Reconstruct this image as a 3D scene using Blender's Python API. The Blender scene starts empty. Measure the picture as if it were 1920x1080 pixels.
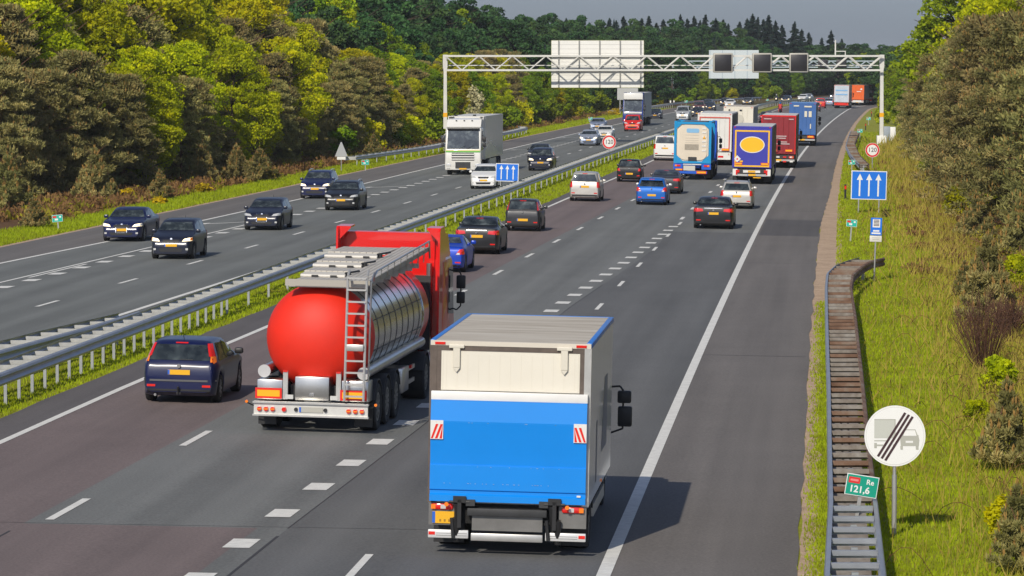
import bpy, bmesh, math, random
import numpy as np
from mathutils import Vector, Matrix
from mathutils.bvhtree import BVHTree
SC = bpy.context.scene
COL = SC.collection
R_ = math.radians
# ------------------------------------------------------------ camera, sky, sun, exposure
FPX, HOR, CH = 6912.0, 118.0, 7.75
PITCH = math.atan((540 - HOR) / FPX)
cd = bpy.data.cameras.new("camera"); cam = bpy.data.objects.new("camera", cd); COL.objects.link(cam)
cd.sensor_width = 36; cd.lens = FPX / 1920 * 36; cd.clip_start = 1; cd.clip_end = 20000
cam.location = (0, 0, CH); cam.rotation_euler = (math.pi / 2 - PITCH, 0, 0)
SC.camera = cam
SUN_EL, SUN_AZ = 35.0, 199.0
W = bpy.data.worlds.new("World"); SC.world = W; W.use_nodes = True
wn = W.node_tree; bg = wn.nodes['Background']
sky = wn.nodes.new('ShaderNodeTexSky'); sky.sky_type = 'NISHITA'; sky.sun_disc = False
sky.sun_elevation = R_(SUN_EL); sky.sun_rotation = R_(SUN_AZ); sky.air_density = 1.0; sky.dust_density = 1.2
hs = wn.nodes.new('ShaderNodeHueSaturation'); hs.inputs['Saturation'].default_value = 0.55; hs.inputs['Value'].default_value = 0.70
tint = wn.nodes.new('ShaderNodeMix'); tint.data_type = 'RGBA'; tint.blend_type = 'MULTIPLY'; tint.inputs[0].default_value = 1.0; tint.inputs[7].default_value = (0.82, 0.96, 1.28, 1)
wn.links.new(sky.outputs[0], hs.inputs['Color']); wn.links.new(hs.outputs[0], tint.inputs[6]); wn.links.new(tint.outputs[2], bg.inputs[0])
bg.inputs[1].default_value = 0.11
sd = bpy.data.lights.new("sun", 'SUN'); sd.energy = 4.2; sd.angle = R_(0.5); sd.color = (1.0, 0.92, 0.79)
so = bpy.data.objects.new("sun", sd); COL.objects.link(so)
sdir = Vector((math.sin(R_(SUN_AZ)) * math.cos(R_(SUN_EL)), math.cos(R_(SUN_AZ)) * math.cos(R_(SUN_EL)), math.sin(R_(SUN_EL))))
so.rotation_euler = sdir.to_track_quat('Z', 'Y').to_euler()
SC.view_settings.view_transform = 'Standard'; SC.view_settings.look = 'None'
SC.view_settings.exposure = -0.16; SC.view_settings.gamma = 1.0
SC.render.resolution_x = 1024; SC.render.resolution_y = 576

# ------------------------------------------------------------ materials
MATS = {}
def s2l(c):
    return tuple((x / 12.92 if x <= 0.04045 else ((x + 0.055) / 1.055) ** 2.4) for x in c)
def mat(name, col, rough=0.5, metal=0.0, coat=0.0, var=0.0, vscale=3.0, bump=0.0, bscale=30.0, spec=0.5, emit=None, stretch=None):
    if name in MATS: return MATS[name]
    m = bpy.data.materials.new(name); m.use_nodes = True; MATS[name] = m
    nt = m.node_tree; b = nt.nodes['Principled BSDF']
    b.inputs['Base Color'].default_value = (*col, 1); b.inputs['Roughness'].default_value = rough
    b.inputs['Metallic'].default_value = metal; b.inputs['Coat Weight'].default_value = coat
    b.inputs['Coat Roughness'].default_value = 0.06; b.inputs['Specular IOR Level'].default_value = spec
    if emit:
        b.inputs['Emission Color'].default_value = (*emit[0], 1); b.inputs['Emission Strength'].default_value = emit[1]
    if var or bump:
        tc = nt.nodes.new('ShaderNodeTexCoord'); mp = nt.nodes.new('ShaderNodeMapping')
        if stretch: mp.inputs['Scale'].default_value = stretch
        nt.links.new(tc.outputs['Object'], mp.inputs[0])
    if var:
        n = nt.nodes.new('ShaderNodeTexNoise'); n.inputs['Scale'].default_value = vscale; n.inputs['Detail'].default_value = 6
        n.inputs['Roughness'].default_value = 0.65
        nt.links.new(mp.outputs[0], n.inputs['Vector'])
        mr = nt.nodes.new('ShaderNodeMapRange'); mr.inputs['From Min'].default_value = 0.25; mr.inputs['From Max'].default_value = 0.75
        mr.inputs['To Min'].default_value = 1 - var; mr.inputs['To Max'].default_value = 1 + var
        nt.links.new(n.outputs['Fac'], mr.inputs['Value'])
        vm = nt.nodes.new('ShaderNodeVectorMath'); vm.operation = 'SCALE'; vm.inputs[0].default_value = col
        nt.links.new(mr.outputs[0], vm.inputs['Scale']); nt.links.new(vm.outputs[0], b.inputs['Base Color'])
    if bump:
        n2 = nt.nodes.new('ShaderNodeTexNoise'); n2.inputs['Scale'].default_value = bscale; n2.inputs['Detail'].default_value = 4
        nt.links.new(mp.outputs[0], n2.inputs['Vector'])
        bp = nt.nodes.new('ShaderNodeBump'); bp.inputs['Strength'].default_value = bump; bp.inputs['Distance'].default_value = 0.02
        nt.links.new(n2.outputs['Fac'], bp.inputs['Height']); nt.links.new(bp.outputs[0], b.inputs['Normal'])
    return m
def ramp_mat(name, cols, scale, rough=0.9, detail=8, bump=0.0, bscale=40, pos=(0.3, 0.7), translucent=0.0, stretch=(1, 1, 1), rand=0.0, scale2=None):
    """noise driven colour ramp between a few colours"""
    if name in MATS: return MATS[name]
    m = bpy.data.materials.new(name); m.use_nodes = True; MATS[name] = m
    nt = m.node_tree; b = nt.nodes['Principled BSDF']; L = nt.links.new
    tc = nt.nodes.new('ShaderNodeTexCoord'); mp = nt.nodes.new('ShaderNodeMapping'); mp.inputs['Scale'].default_value = stretch
    L(tc.outputs['Object'], mp.inputs[0])
    n = nt.nodes.new('ShaderNodeTexNoise'); n.inputs['Scale'].default_value = scale; n.inputs['Detail'].default_value = detail
    n.inputs['Roughness'].default_value = 0.62; L(mp.outputs[0], n.inputs['Vector'])
    fac = n.outputs['Fac']
    if scale2:
        n3 = nt.nodes.new('ShaderNodeTexNoise'); n3.inputs['Scale'].default_value = scale2; n3.inputs['Detail'].default_value = 3
        L(mp.outputs[0], n3.inputs['Vector'])
        mx = nt.nodes.new('ShaderNodeMix'); mx.data_type = 'FLOAT'; mx.inputs[0].default_value = 0.5
        L(fac, mx.inputs[2]); L(n3.outputs['Fac'], mx.inputs[3]); fac = mx.outputs[0]
    cr = nt.nodes.new('ShaderNodeValToRGB'); el = cr.color_ramp.elements
    k = len(cols)
    while len(el) < k: el.new(0.5)
    for i, c in enumerate(cols):
        el[i].position = pos[0] + (pos[1] - pos[0]) * i / (k - 1); el[i].color = (*c, 1)
    L(fac, cr.inputs[0]); out = cr.outputs[0]
    if rand:
        oi = nt.nodes.new('ShaderNodeObjectInfo'); h = nt.nodes.new('ShaderNodeHueSaturation')
        mr = nt.nodes.new('ShaderNodeMapRange'); mr.inputs['To Min'].default_value = 1 - rand; mr.inputs['To Max'].default_value = 1 + rand
        L(oi.outputs['Random'], mr.inputs['Value']); L(mr.outputs[0], h.inputs['Value'])
        mr2 = nt.nodes.new('ShaderNodeMapRange'); mr2.inputs['To Min'].default_value = 0.5 - rand * 0.10; mr2.inputs['To Max'].default_value = 0.5 + rand * 0.10
        wn_ = nt.nodes.new('ShaderNodeMath'); wn_.operation = 'FRACT'; mul = nt.nodes.new('ShaderNodeMath'); mul.operation = 'MULTIPLY'; mul.inputs[1].default_value = 7.31
        L(oi.outputs['Random'], mul.inputs[0]); L(mul.outputs[0], wn_.inputs[0]); L(wn_.outputs[0], mr2.inputs['Value']); L(mr2.outputs[0], h.inputs['Hue'])
        L(out, h.inputs['Color']); out = h.outputs[0]
    L(out, b.inputs['Base Color']); b.inputs['Roughness'].default_value = rough; b.inputs['Specular IOR Level'].default_value = 0.25
    if bump:
        n2 = nt.nodes.new('ShaderNodeTexNoise'); n2.inputs['Scale'].default_value = bscale; n2.inputs['Detail'].default_value = 4
        L(mp.outputs[0], n2.inputs['Vector']); bp = nt.nodes.new('ShaderNodeBump'); bp.inputs['Strength'].default_value = bump
        bp.inputs['Distance'].default_value = 0.03; L(n2.outputs['Fac'], bp.inputs['Height']); L(bp.outputs[0], b.inputs['Normal'])
    if translucent:
        tr = nt.nodes.new('ShaderNodeBsdfTranslucent'); L(out, tr.inputs[0]); mxs = nt.nodes.new('ShaderNodeMixShader')
        mxs.inputs[0].default_value = translucent; L(b.outputs[0], mxs.inputs[1]); L(tr.outputs[0], mxs.inputs[2])
        L(mxs.outputs[0], nt.nodes['Material Output'].inputs[0])
    return m
def asphalt(name, col, track=0.12, lane=3.7, off=0.0):
    """worn road surface; UV.x = metres across the road, UV.y = metres along"""
    m = bpy.data.materials.new(name); m.use_nodes = True; nt = m.node_tree; b = nt.nodes['Principled BSDF']; L = nt.links.new
    tc = nt.nodes.new('ShaderNodeTexCoord'); uv = nt.nodes.new('ShaderNodeUVMap')
    def noise(src, scale, det, sc=(1, 1, 1)):
        mp = nt.nodes.new('ShaderNodeMapping'); mp.inputs['Scale'].default_value = sc; L(src, mp.inputs[0])
        n = nt.nodes.new('ShaderNodeTexNoise'); n.inputs['Scale'].default_value = scale; n.inputs['Detail'].default_value = det
        L(mp.outputs[0], n.inputs['Vector']); return n.outputs['Fac']
    def mathn(op, a, c):
        x = nt.nodes.new('ShaderNodeMath'); x.operation = op
        for i, v in enumerate((a, c)):
            if isinstance(v, (int, float)): x.inputs[i].default_value = v
            elif v is not None: L(v, x.inputs[i])
        return x.outputs[0]
    fine = noise(tc.outputs['Object'], 22, 4); mid = noise(tc.outputs['Object'], 0.35, 5)
    strk = noise(uv.outputs[0], 1.0, 5, (2.2, 0.02, 1))
    blot = noise(uv.outputs[0], 1.0, 5, (0.9, 0.06, 1))
    sx = nt.nodes.new('ShaderNodeSeparateXYZ'); L(uv.outputs[0], sx.inputs[0])
    ph = mathn('MULTIPLY', mathn('SUBTRACT', sx.outputs[0], off), 2 * math.pi / (lane / 2))
    tr = mathn('COSINE', ph, None)
    v = mathn('ADD', 1.0, mathn('MULTIPLY', tr, -track * 0.5))
    v = mathn('ADD', v, mathn('MULTIPLY', mathn('SUBTRACT', strk, 0.5), 0.40))
    v = mathn('ADD', v, mathn('MULTIPLY', mathn('SUBTRACT', blot, 0.5), 0.5))
    v = mathn('ADD', v, mathn('MULTIPLY', mathn('SUBTRACT', fine, 0.5), 0.95))
    v = mathn('ADD', v, mathn('MULTIPLY', mathn('SUBTRACT', mid, 0.5), 0.22))
    vm = nt.nodes.new('ShaderNodeVectorMath'); vm.operation = 'SCALE'; vm.inputs[0].default_value = col; L(v, vm.inputs['Scale'])
    L(vm.outputs[0], b.inputs['Base Color']); b.inputs['Roughness'].default_value = 0.82; b.inputs['Specular IOR Level'].default_value = 0.35
    bp = nt.nodes.new('ShaderNodeBump'); bp.inputs['Strength'].default_value = 0.12; bp.inputs['Distance'].default_value = 0.006
    L(fine, bp.inputs['Height']); L(bp.outputs[0], b.inputs['Normal'])
    return m

# ------------------------------------------------------------ mesh helpers
class MB:
    def __init__(s): s.v = []; s.f = []; s.m = []; s.uv = None
    def add(s, V, F, mi=0):
        o = len(s.v); s.v += [tuple(p) for p in V]; s.f += [tuple(i + o for i in q) for q in F]; s.m += [mi] * len(F); return s
    def quad(s, a, b, c, d, mi=0): return s.add([a, b, c, d], [(0, 1, 2, 3)], mi)
    def box(s, x0, x1, y0, y1, z0, z1, mi=0, bev=0.0):
        if bev > 0:
            bm = bmesh.new(); bmesh.ops.create_cube(bm, size=1)
            for v in bm.verts: v.co = Vector(((x0 + x1) / 2 + v.co.x * (x1 - x0), (y0 + y1) / 2 + v.co.y * (y1 - y0), (z0 + z1) / 2 + v.co.z * (z1 - z0)))
            bmesh.ops.bevel(bm, geom=bm.edges[:], offset=bev, segments=2, profile=0.5, affect='EDGES')
            s.bm(bm, mi); bm.free(); return s
        V = [(x, y, z) for z in (z0, z1) for y in (y0, y1) for x in (x0, x1)]
        return s.add(V, [(0, 2, 3, 1), (4, 5, 7, 6), (0, 1, 5, 4), (2, 6, 7, 3), (0, 4, 6, 2), (1, 3, 7, 5)], mi)
    def bm(s, bm, mi=0):
        bm.verts.index_update(); return s.add([v.co[:] for v in bm.verts], [[v.index for v in f.verts] for f in bm.faces], mi)
    def tube(s, a, b, r0, r1=None, n=10, mi=0, cap=True):
        a = Vector(a); b = Vector(b); r1 = r0 if r1 is None else r1
        d = (b - a).normalized(); u = d.orthogonal().normalized(); w = d.cross(u)
        V = []
        for p, r in ((a, r0), (b, r1)):
            for i in range(n):
                t = 2 * math.pi * i / n; V.append(p + u * math.cos(t) * r + w * math.sin(t) * r)
        F = [(i, (i + 1) % n, n + (i + 1) % n, n + i) for i in range(n)]
        if cap: F += [tuple(range(n))[::-1], tuple(range(n, 2 * n))]
        return s.add(V, F, mi)
    def path(s, pts, r, n=6, mi=0):
        for a, b in zip(pts[:-1], pts[1:]): s.tube(a, b, r, n=n, mi=mi)
        return s
    def prism(s, poly, axis, a, b, mi=0):
        """poly: 2-D points; extruded along axis ('x','y','z') from a to b"""
        def P(p, t): return {'x': (t, p[0], p[1]), 'y': (p[0], t, p[1]), 'z': (p[0], p[1], t)}[axis]
        n = len(poly); V = [P(p, a) for p in poly] + [P(p, b) for p in poly]
        F = [(i, (i + 1) % n, n + (i + 1) % n, n + i) for i in range(n)] + [tuple(range(n))[::-1], tuple(range(n, 2 * n))]
        return s.add(V, F, mi)
    def build(s, name, mats, parent=None, smooth=False, fix=True, **kw):
        me = bpy.data.meshes.new(name); me.from_pydata(s.v, [], s.f)
        if not isinstance(mats, (list, tuple)): mats = [mats]
        for m in mats: me.materials.append(m)
        me.polygons.foreach_set('material_index', s.m)
        if fix:
            bm = bmesh.new(); bm.from_mesh(me); bmesh.ops.recalc_face_normals(bm, faces=bm.faces); bm.to_mesh(me); bm.free()
        if smooth:
            me.polygons.foreach_set('use_smooth', [True] * len(me.polygons)); me.set_sharp_from_angle(angle=R_(35))
        me.update()
        return link(name, me, parent, **kw)
def link(name, me, parent=None, label=None, cat=None, group=None, kind=None, loc=None):
    o = bpy.data.objects.new(name, me); COL.objects.link(o)
    if parent: o.parent = parent
    if label: o['label'] = label
    if cat: o['category'] = cat
    if group: o['group'] = group
    if kind: o['kind'] = kind
    if loc: o.location = loc
    return o
def empty(name, label, cat, group=None, loc=(0, 0, 0), rz=0.0, ry=0.0):
    o = link(name, None, None, label, cat, group, None, loc); o.rotation_euler = (0, ry, rz); o.empty_display_size = 0.3; return o
def kids(o): return CH_.get(o.name, [])
CH_ = {}
def snap_children():
    CH_.clear()
    for o in bpy.data.objects:
        if o.parent: CH_.setdefault(o.parent.name, []).append(o)
def copy_tree(o, parent=None, tree=None):
    c = o.copy(); COL.objects.link(c); c.parent = parent
    for ch in kids(o): copy_tree(ch, c)
    return c

# ------------------------------------------------------------ road geometry: the right edge line of our carriageway is u = 0
def RX(Y):
    return 1.39 + 0.0835 * (Y - 56) + 2.5e-5 * (Y - 56) ** 2 + (0 if Y < 620 else (Y - 620) ** 2 / 2000)
def HEAD(Y): return -math.atan((RX(Y + 1) - RX(Y - 1)) / 2)      # rotation about z that turns +Y along the road
def ZG(u):
    if u >= -14: return -0.02 * (min(u, 3) + 5)
    if u <= -16.2: return 0.0
    return 0.18 * (u + 16.2) / 2.2
def P(u, Y, dz=0.0): return (RX(Y) + u, Y, ZG(u) + dz)
def G(px, py, z0=0.0):
    """ground point seen at a photo pixel"""
    x = (px - 960) / FPX; y = (540 - py) / FPX
    Yd = math.cos(PITCH) + y * math.sin(PITCH); Zd = -math.sin(PITCH) + y * math.cos(PITCH); z = z0
    for _ in range(8):
        t = (z - CH) / Zd; X, Y = x * t, Yd * t; z = z0 + ZG(X - RX(Y))
    return Vector((X, Y, z))
def lerpf(tab):
    xs = [a for a, b in tab]; ys = [b for a, b in tab]
    return lambda Y: float(np.interp(Y, xs, ys))
# ------------------------------------------------------------ ground and roads
YS = [20 + 4 * i for i in range(60)] + [260 + 8 * i for i in range(46)] + [628 + 6 * i for i in range(52)]
def strip(name, ul, ur, dz, m, y0=20, y1=940, nu=1, kind='structure', step=None, jag=0.0, seed=1):
    rnd = random.Random(seed); V = []; F = []; uv = []
    ys = [y for y in YS if y0 <= y <= y1]
    if step: ys = list(np.arange(y0, y1, step))
    if ys[0] > y0: ys = [y0] + ys
    if ys[-1] < y1: ys.append(y1)
    for Y in ys:
        a, b = ul(Y), ur(Y)
        for k in range(nu + 1):
            u = a + (b - a) * k / nu
            if jag and k in (0, nu): u += rnd.uniform(-jag, jag)
            V.append(P(u, Y, dz)); uv.append((u, Y))
    w = nu + 1
    for i in range(len(ys) - 1):
        for k in range(nu): F.append((i * w + k, i * w + k + 1, (i + 1) * w + k + 1, (i + 1) * w + k))
    me = bpy.data.meshes.new(name); me.from_pydata(V, [], F); me.materials.append(m)
    l = me.uv_layers.new(name='UVMap')
    for lp in me.loops: l.data[lp.index].uv = uv[lp.vertex_index]
    return link(name, me, kind=kind)
cst = lambda v: (lambda Y: v)
uL = lerpf([(20, -13.6), (73, -13.1), (87, -13.0), (105, -12.7), (194, -11.6), (247, -11.15), (900, -11.1)])
uD1 = lerpf([(20, -10.0), (63, -9.6), (123, -8.8), (147, -8.5), (183, -8.0), (209, -7.75), (260, -7.5), (900, -7.45)])
uB = lerpf([(20, -6.4), (59, -6.0), (79, -5.6), (117, -5.15), (143, -4.5), (176, -4.0), (900, -3.8)])
uD2 = lerpf([(20, -3.8), (180, -3.85), (240, -3.85), (900, -3.75)])
uLR = lerpf([(20, -20.5), (109, -18.4), (155, -17.4), (184, -17.0), (240, -16.7), (900, -16.6)])
uLD = lerpf([(20, -23.5), (118, -21.7), (155, -20.95), (206, -20.15), (240, -19.85), (900, -19.8)])
uLB = lerpf([(100, -25.6), (127, -25.05), (150, -24.7), (172, -24.2), (195, -23.8), (230, -23.4), (900, -23.3)])
uLS = lerpf([(90, -27), (131, -25.75), (155, -25.1), (176, -24.6), (190, -24.3)])
uLL = lerpf([(20, -32), (143, -28.6), (160, -27.9), (211, -26.9), (283, -26.65), (900, -26.5)])
uLE = lerpf([(20, -35), (154, -31.4), (222, -30.8), (350, -30.4), (900, -30.3)])
uMR = lerpf([(20, -15.0), (78, -14.25), (120, -13.8), (167, -12.4), (205, -12.1), (312, -12.2), (900, -12.2)])  # inner shoulder | median grass
uML = lerpf([(20, -19.8), (90, -17.9), (109, -17.6), (140, -17.0), (184, -16.5), (240, -16.2), (900, -16.1)])
A_RED = asphalt('asphalt_reddish', (0.172, 0.136, 0.129), 0.10, 3.7, -9.6)
A_GREY = asphalt('asphalt_grey', (0.162, 0.166, 0.159), 0.16, 3.75, -5.9)
A_DARK = asphalt('asphalt_dark_grey', (0.125, 0.126, 0.124), 0.12, 3.8, 0.0)
A_SHO = asphalt('asphalt_shoulder', (0.158, 0.144, 0.132), 0.02, 3.0, 0.0)
A_INN = asphalt('asphalt_inner_shoulder', (0.119, 0.109, 0.107), 0.0, 3.0, 0.0)
A_LEFT = asphalt('asphalt_far_carriageway', (0.152, 0.159, 0.150), 0.15, 3.5, -20)
A_LSH = asphalt('asphalt_far_shoulder', (0.150, 0.139, 0.130), 0.02, 3.0, 0.0)
SOIL = ramp_mat('ground_soil', [s2l((.22, .19, .10)), s2l((.36, .30, .15)), s2l((.34, .36, .12))], 0.25, detail=10, scale2=3.0)
GRASS = ramp_mat('verge_turf', [s2l((.50, .42, .20)), s2l((.54, .55, .14)), s2l((.62, .66, .12))], 0.5, detail=10, scale2=6.0)
GRAVEL = ramp_mat('verge_gravel', [s2l((.55, .47, .39)), s2l((.72, .62, .52)), s2l((.80, .71, .60))], 1.2, detail=10, scale2=14.0)
HEATH = ramp_mat('heath_soil', [s2l((.20, .15, .08)), s2l((.38, .27, .16)), s2l((.46, .36, .18))], 0.6, detail=8, scale2=5.0)
PAINT = mat('road_paint', (0.72, 0.71, 0.66), 0.7, var=0.16, vscale=6, bump=0.1, bscale=60)

# base ground out to the horizon
us = [-2500, -900, -300, -120, -70, -50, -40, -33, -24, -16.2, -14, -5, 3, 6, 9, 13, 20, 40, 90, 300, 900, 2500]
ys = [-60, 0, 20] + [20 + 10 * i for i in range(1, 98)] + [1100, 1400, 2000, 3500, 6000, 9000]
V = []; F = []
rg = random.Random(5)
for Y in ys:
    for u in us:
        z = ZG(u) - 0.03
        if u > 9 or u < -50: z += rg.uniform(0, 0.25)
        V.append((RX(min(Y, 640)) + u, Y, z))
w = len(us)
for i in range(len(ys) - 1):
    for k in range(w - 1): F.append((i * w + k, i * w + k + 1, (i + 1) * w + k + 1, (i + 1) * w + k))
me = bpy.data.meshes.new('ground'); me.from_pydata(V, [], F); me.materials.append(SOIL); link('ground', me, kind='structure')

# our carriageway, each lane with its own surfacing
k1 = lambda Y: uD1(Y) - 0.32
k2 = lambda Y: uB(Y) + 0.42 if Y < 150 else max(uB(150) + 0.42, -3.9) 
E_R = lerpf([(20, 3.0), (177, 2.95), (226, 3.2), (900, 3.1)])
strip('inner_shoulder', uMR, lambda Y: uL(Y) - 0.0, 0.004, A_INN, step=3, jag=0.05)
strip('road_left_lane', uL, k1, 0.004, A_RED, nu=2)
strip('road_middle_lane', k1, k2, 0.004, A_GREY, y0=61, nu=2)
strip('road_middle_lane_patch', k1, lambda Y: k2(Y) - 0.5, 0.004, A_RED, y0=20, y1=61, nu=2)
strip('road_middle_lane_edge', lambda Y: k2(Y) - 0.5, k2, 0.004, A_GREY, y0=20, y1=61)
strip('road_right_lane', k2, cst(0.0), 0.004, A_DARK, y1=170, nu=2)
strip('road_right_lane_far', k2, cst(0.0), 0.004, A_GREY, y0=170, nu=2)
strip('hard_shoulder', cst(0.0), E_R, 0.004, A_SHO, step=2.5, jag=0.05)
strip('gravel_edge', lambda Y: E_R(Y) - 0.05, lerpf([(20, 3.35), (118, 3.3), (128, 3.75), (140, 3.95), (226, 3.9), (300, 3.7), (900, 3.6)]), -0.006, GRAVEL, step=1.5, jag=0.10, seed=3)
strip('verge_right', cst(2.9), cst(9.5), -0.012, GRASS, nu=4)
strip('median_turf', uML, lambda Y: uMR(Y) + .03, -0.010, GRASS, nu=3)
# the other carriageway
strip('far_road', uLL, uML, 0.004, A_LEFT, nu=4, step=6)
strip('far_hard_shoulder', uLE, uLL, 0.004, A_LSH, nu=1, step=4)
strip('far_gravel_edge', lambda Y: uLE(Y) - 0.35, lambda Y: uLE(Y) + .05, -0.006, GRAVEL, step=3, jag=0.1, seed=4)
strip('verge_left', lambda Y: uLE(Y) - 3.0, uLE, -0.012, GRASS, nu=3)
strip('heath_left', lambda Y: uLE(Y) - 12, lambda Y: uLE(Y) - 2.9, -0.016, HEATH, nu=3)
strip('heath_right', cst(9.4), cst(24), -0.016, HEATH, nu=3)
# pavement seams and repairs
SEAM = mat('seam_tar', (0.045, 0.043, 0.042), 0.7)
sm = MB()
def across(u0, u1, Y, wd, dz=0.0075, skew=0.0):
    n = max(1, int((u1 - u0) / 1.5))
    for k in range(n):
        a = u0 + (u1 - u0) * k / n; b = u0 + (u1 - u0) * (k + 1) / n
        ya = Y + skew * (a - u0); yb = Y + skew * (b - u0)
        sm.quad(P(a, ya, dz), P(b, yb, dz), P(b, yb + wd, dz), P(a, ya + wd, dz))
def along(uf, y0, y1, wd=0.03, dz=0.0075):
    ys = np.arange(y0, y1, 4.0)
    for a, b in zip(ys[:-1], ys[1:]): sm.quad(P(uf(a) - wd, a, dz), P(uf(a) + wd, a, dz), P(uf(b) + wd, b, dz), P(uf(b) - wd, b, dz))
across(-13, 0, 61, 0.02, skew=0.02); across(0, 2.9, 99, 0.05); across(0, 2.9, 186, 0.12); across(0, 3, 196, 0.1); across(-4, 3, 356, 0.25)
across(-26, -17, 347, 0.5, skew=.05); across(0, 2.9, 145, 0.05); across(0, 2.9, 262, .1)
along(k1, 20, 61, .02); along(k2, 20, 61, .025); along(k2, 61, 130, 0.012)
sm.build('pavement_seams', SEAM, kind='structure')
PATCH = asphalt('asphalt_patch', (0.101, 0.095, 0.093), 0.0, 3.0, 0.0)
strip('shoulder_repair', cst(0.2), lambda Y: E_R(Y) - .03, 0.0065, PATCH, y0=168, y1=185)

# road markings
mk = MB()
def line(uf, y0, y1, wd, dz=0.012, step=6):
    n = max(1, int(math.ceil((y1 - y0) / step)))
    for k in range(n):
        a = y0 + (y1 - y0) * k / n; b = y0 + (y1 - y0) * (k + 1) / n
        mk.quad(P(uf(a) - wd / 2, a, dz), P(uf(a) + wd / 2, a, dz), P(uf(b) + wd / 2, b, dz), P(uf(b) - wd / 2, b, dz))
line(cst(0.0), 20, 930, 0.22); line(uL, 20, 930, 0.17)
Y = 63.0 - 24
while Y < 640:
    line(uD1, Y - 1.5, Y + 1.5, 0.15 if Y < 300 else .2, step=3); Y += 12
Y = 59.0 - 12
while Y < 178: line(uB, Y - .55, Y + .55, 0.44, step=2); Y += 4
Y = 56.5
while Y < 182: line(uD2, Y - 1.5, Y + 1.5, 0.13, step=3); Y += 12.2
Y = 184.5
while Y < 640: line(uB, Y - 1.5, Y + 1.5, 0.18 if Y < 300 else .22, step=3); Y += 12.5
line(uLR, 100, 930, 0.20); line(uLL, 100, 930, 0.20)
Y = 94
while Y < 640: line(uLD, Y - 1.5, Y + 1.5, 0.15 if Y < 250 else .2, step=3); Y += 12.3
Y = 111
while Y < 420: line(uLB, Y - .6, Y + .6, 0.5, step=2); Y += 4.08
line(uLS, 100, 183, 0.14)
line(lambda Y: uLS(Y) + .28, 133, 142, 0.14); line(lambda Y: uLS(Y) + .28, 118, 127, 0.14)
for (cx, cy) in ((-26.1, 178), (-24.95, 230), (-25.1, 278), (-25.2, 329), (-25.4, 384)):     # lane-merge arrows
    pts = [(1.5, 2.6), (.55, .9), (0.0, .15), (-.5, -.2)]
    for (a, b), (c, d) in zip(pts[:-1], pts[1:]):
        mk.quad(P(cx + a, cy + b - .22, .013), P(cx + a, cy + b + .22, .013), P(cx + c, cy + d + .22, .013), P(cx + c, cy + d - .22, .013))
    mk.add([P(cx - .5, cy - 1.0, .014), P(cx - .5, cy + .6, .014), P(cx - 1.1, cy - .5, .014)], [(0, 1, 2)])
mk.build('road_markings', PAINT, kind='structure')
# ------------------------------------------------------------ vegetation
def leafmesh(name, cen, nrm_up, size, aspect, mats, rs, mi=None, tipdir=None):
    """many small leaf faces: cen (n,3) centres, nrm_up (n,3) long-axis directions"""
    n = len(cen)
    d = nrm_up / (np.linalg.norm(nrm_up, axis=1, keepdims=True) + 1e-9)
    r = rs.normal(size=(n, 3)); s = np.cross(d, r); s /= (np.linalg.norm(s, axis=1, keepdims=True) + 1e-9)
    sz = size * rs.uniform(0.6, 1.35, (n, 1)); a = d * sz * aspect * 0.5; b = s * sz * 0.5
    V = np.empty((n, 4, 3)); V[:, 0] = cen - a; V[:, 1] = cen + b * .9 - a * .1; V[:, 2] = cen + a; V[:, 3] = cen - b * .9 + a * .1
    me = bpy.data.meshes.new(name); me.vertices.add(4 * n); me.vertices.foreach_set('co', V.reshape(-1))
    me.loops.add(4 * n); me.loops.foreach_set('vertex_index', np.arange(4 * n, dtype=np.int32))
    me.polygons.add(n); me.polygons.foreach_set('loop_start', np.arange(0, 4 * n, 4, dtype=np.int32)); me.polygons.foreach_set('loop_total', np.full(n, 4, dtype=np.int32))
    for m in mats: me.materials.append(m)
    if mi is not None: me.polygons.foreach_set('material_index', mi.astype(np.int32))
    me.update(calc_edges=True); return me
def sph(rs, n):
    v = rs.normal(size=(n, 3)); return v / np.linalg.norm(v, axis=1, keepdims=True)
LEAF_Y = ramp_mat('leaf_yellow_green', [s2l((.48, .54, .0)), s2l((.72, .73, .0)), s2l((.90, .87, .02))], 0.9, rough=.7, translucent=.40, rand=.22, pos=(.32, .68))
LEAF_G = ramp_mat('leaf_mid_green', [s2l((.32, .42, .04)), s2l((.48, .58, .05)), s2l((.62, .68, .06))], 0.8, rough=.7, translucent=.25, rand=.2)
LEAF_D = ramp_mat('leaf_dark_green', [s2l((.13, .23, .12)), s2l((.22, .35, .18)), s2l((.33, .45, .21))], 0.7, rough=.7, translucent=.15, rand=.2)
NEEDLE = ramp_mat('pine_needles', [s2l((.34, .34, .17)), s2l((.53, .51, .30)), s2l((.76, .69, .43))], 0.9, rough=.7, translucent=.1, rand=.18)
NEEDLE_D = ramp_mat('spruce_needles', [s2l((.08, .14, .13)), s2l((.14, .22, .19)), s2l((.24, .31, .24))], 0.8, rough=.7, translucent=.08, rand=.15)
CANDLE = mat('pine_candles', s2l((.58, .45, .22)), .8, var=.3, vscale=2)
TWIG = ramp_mat('bare_twigs', [s2l((.32, .22, .17)), s2l((.48, .35, .28))], 2.0, rough=.9)
HEATHER = ramp_mat('heather', [s2l((.22, .14, .08)), s2l((.38, .25, .14)), s2l((.50, .36, .18))], 0.9, rough=.9, translucent=.1)
GORSE = ramp_mat('gorse_flowers', [s2l((.35, .33, .05)), s2l((.70, .60, .04)), s2l((.92, .78, .06))], 1.2, rough=.8)
BLOSSOM = ramp_mat('hawthorn_blossom', [s2l((.35, .38, .12)), s2l((.70, .68, .50)), s2l((.85, .82, .68))], 1.2, rough=.8)
BARK = mat('bark', s2l((.27, .22, .17)), .9, var=.35, vscale=2, bump=.6, bscale=8)
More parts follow.
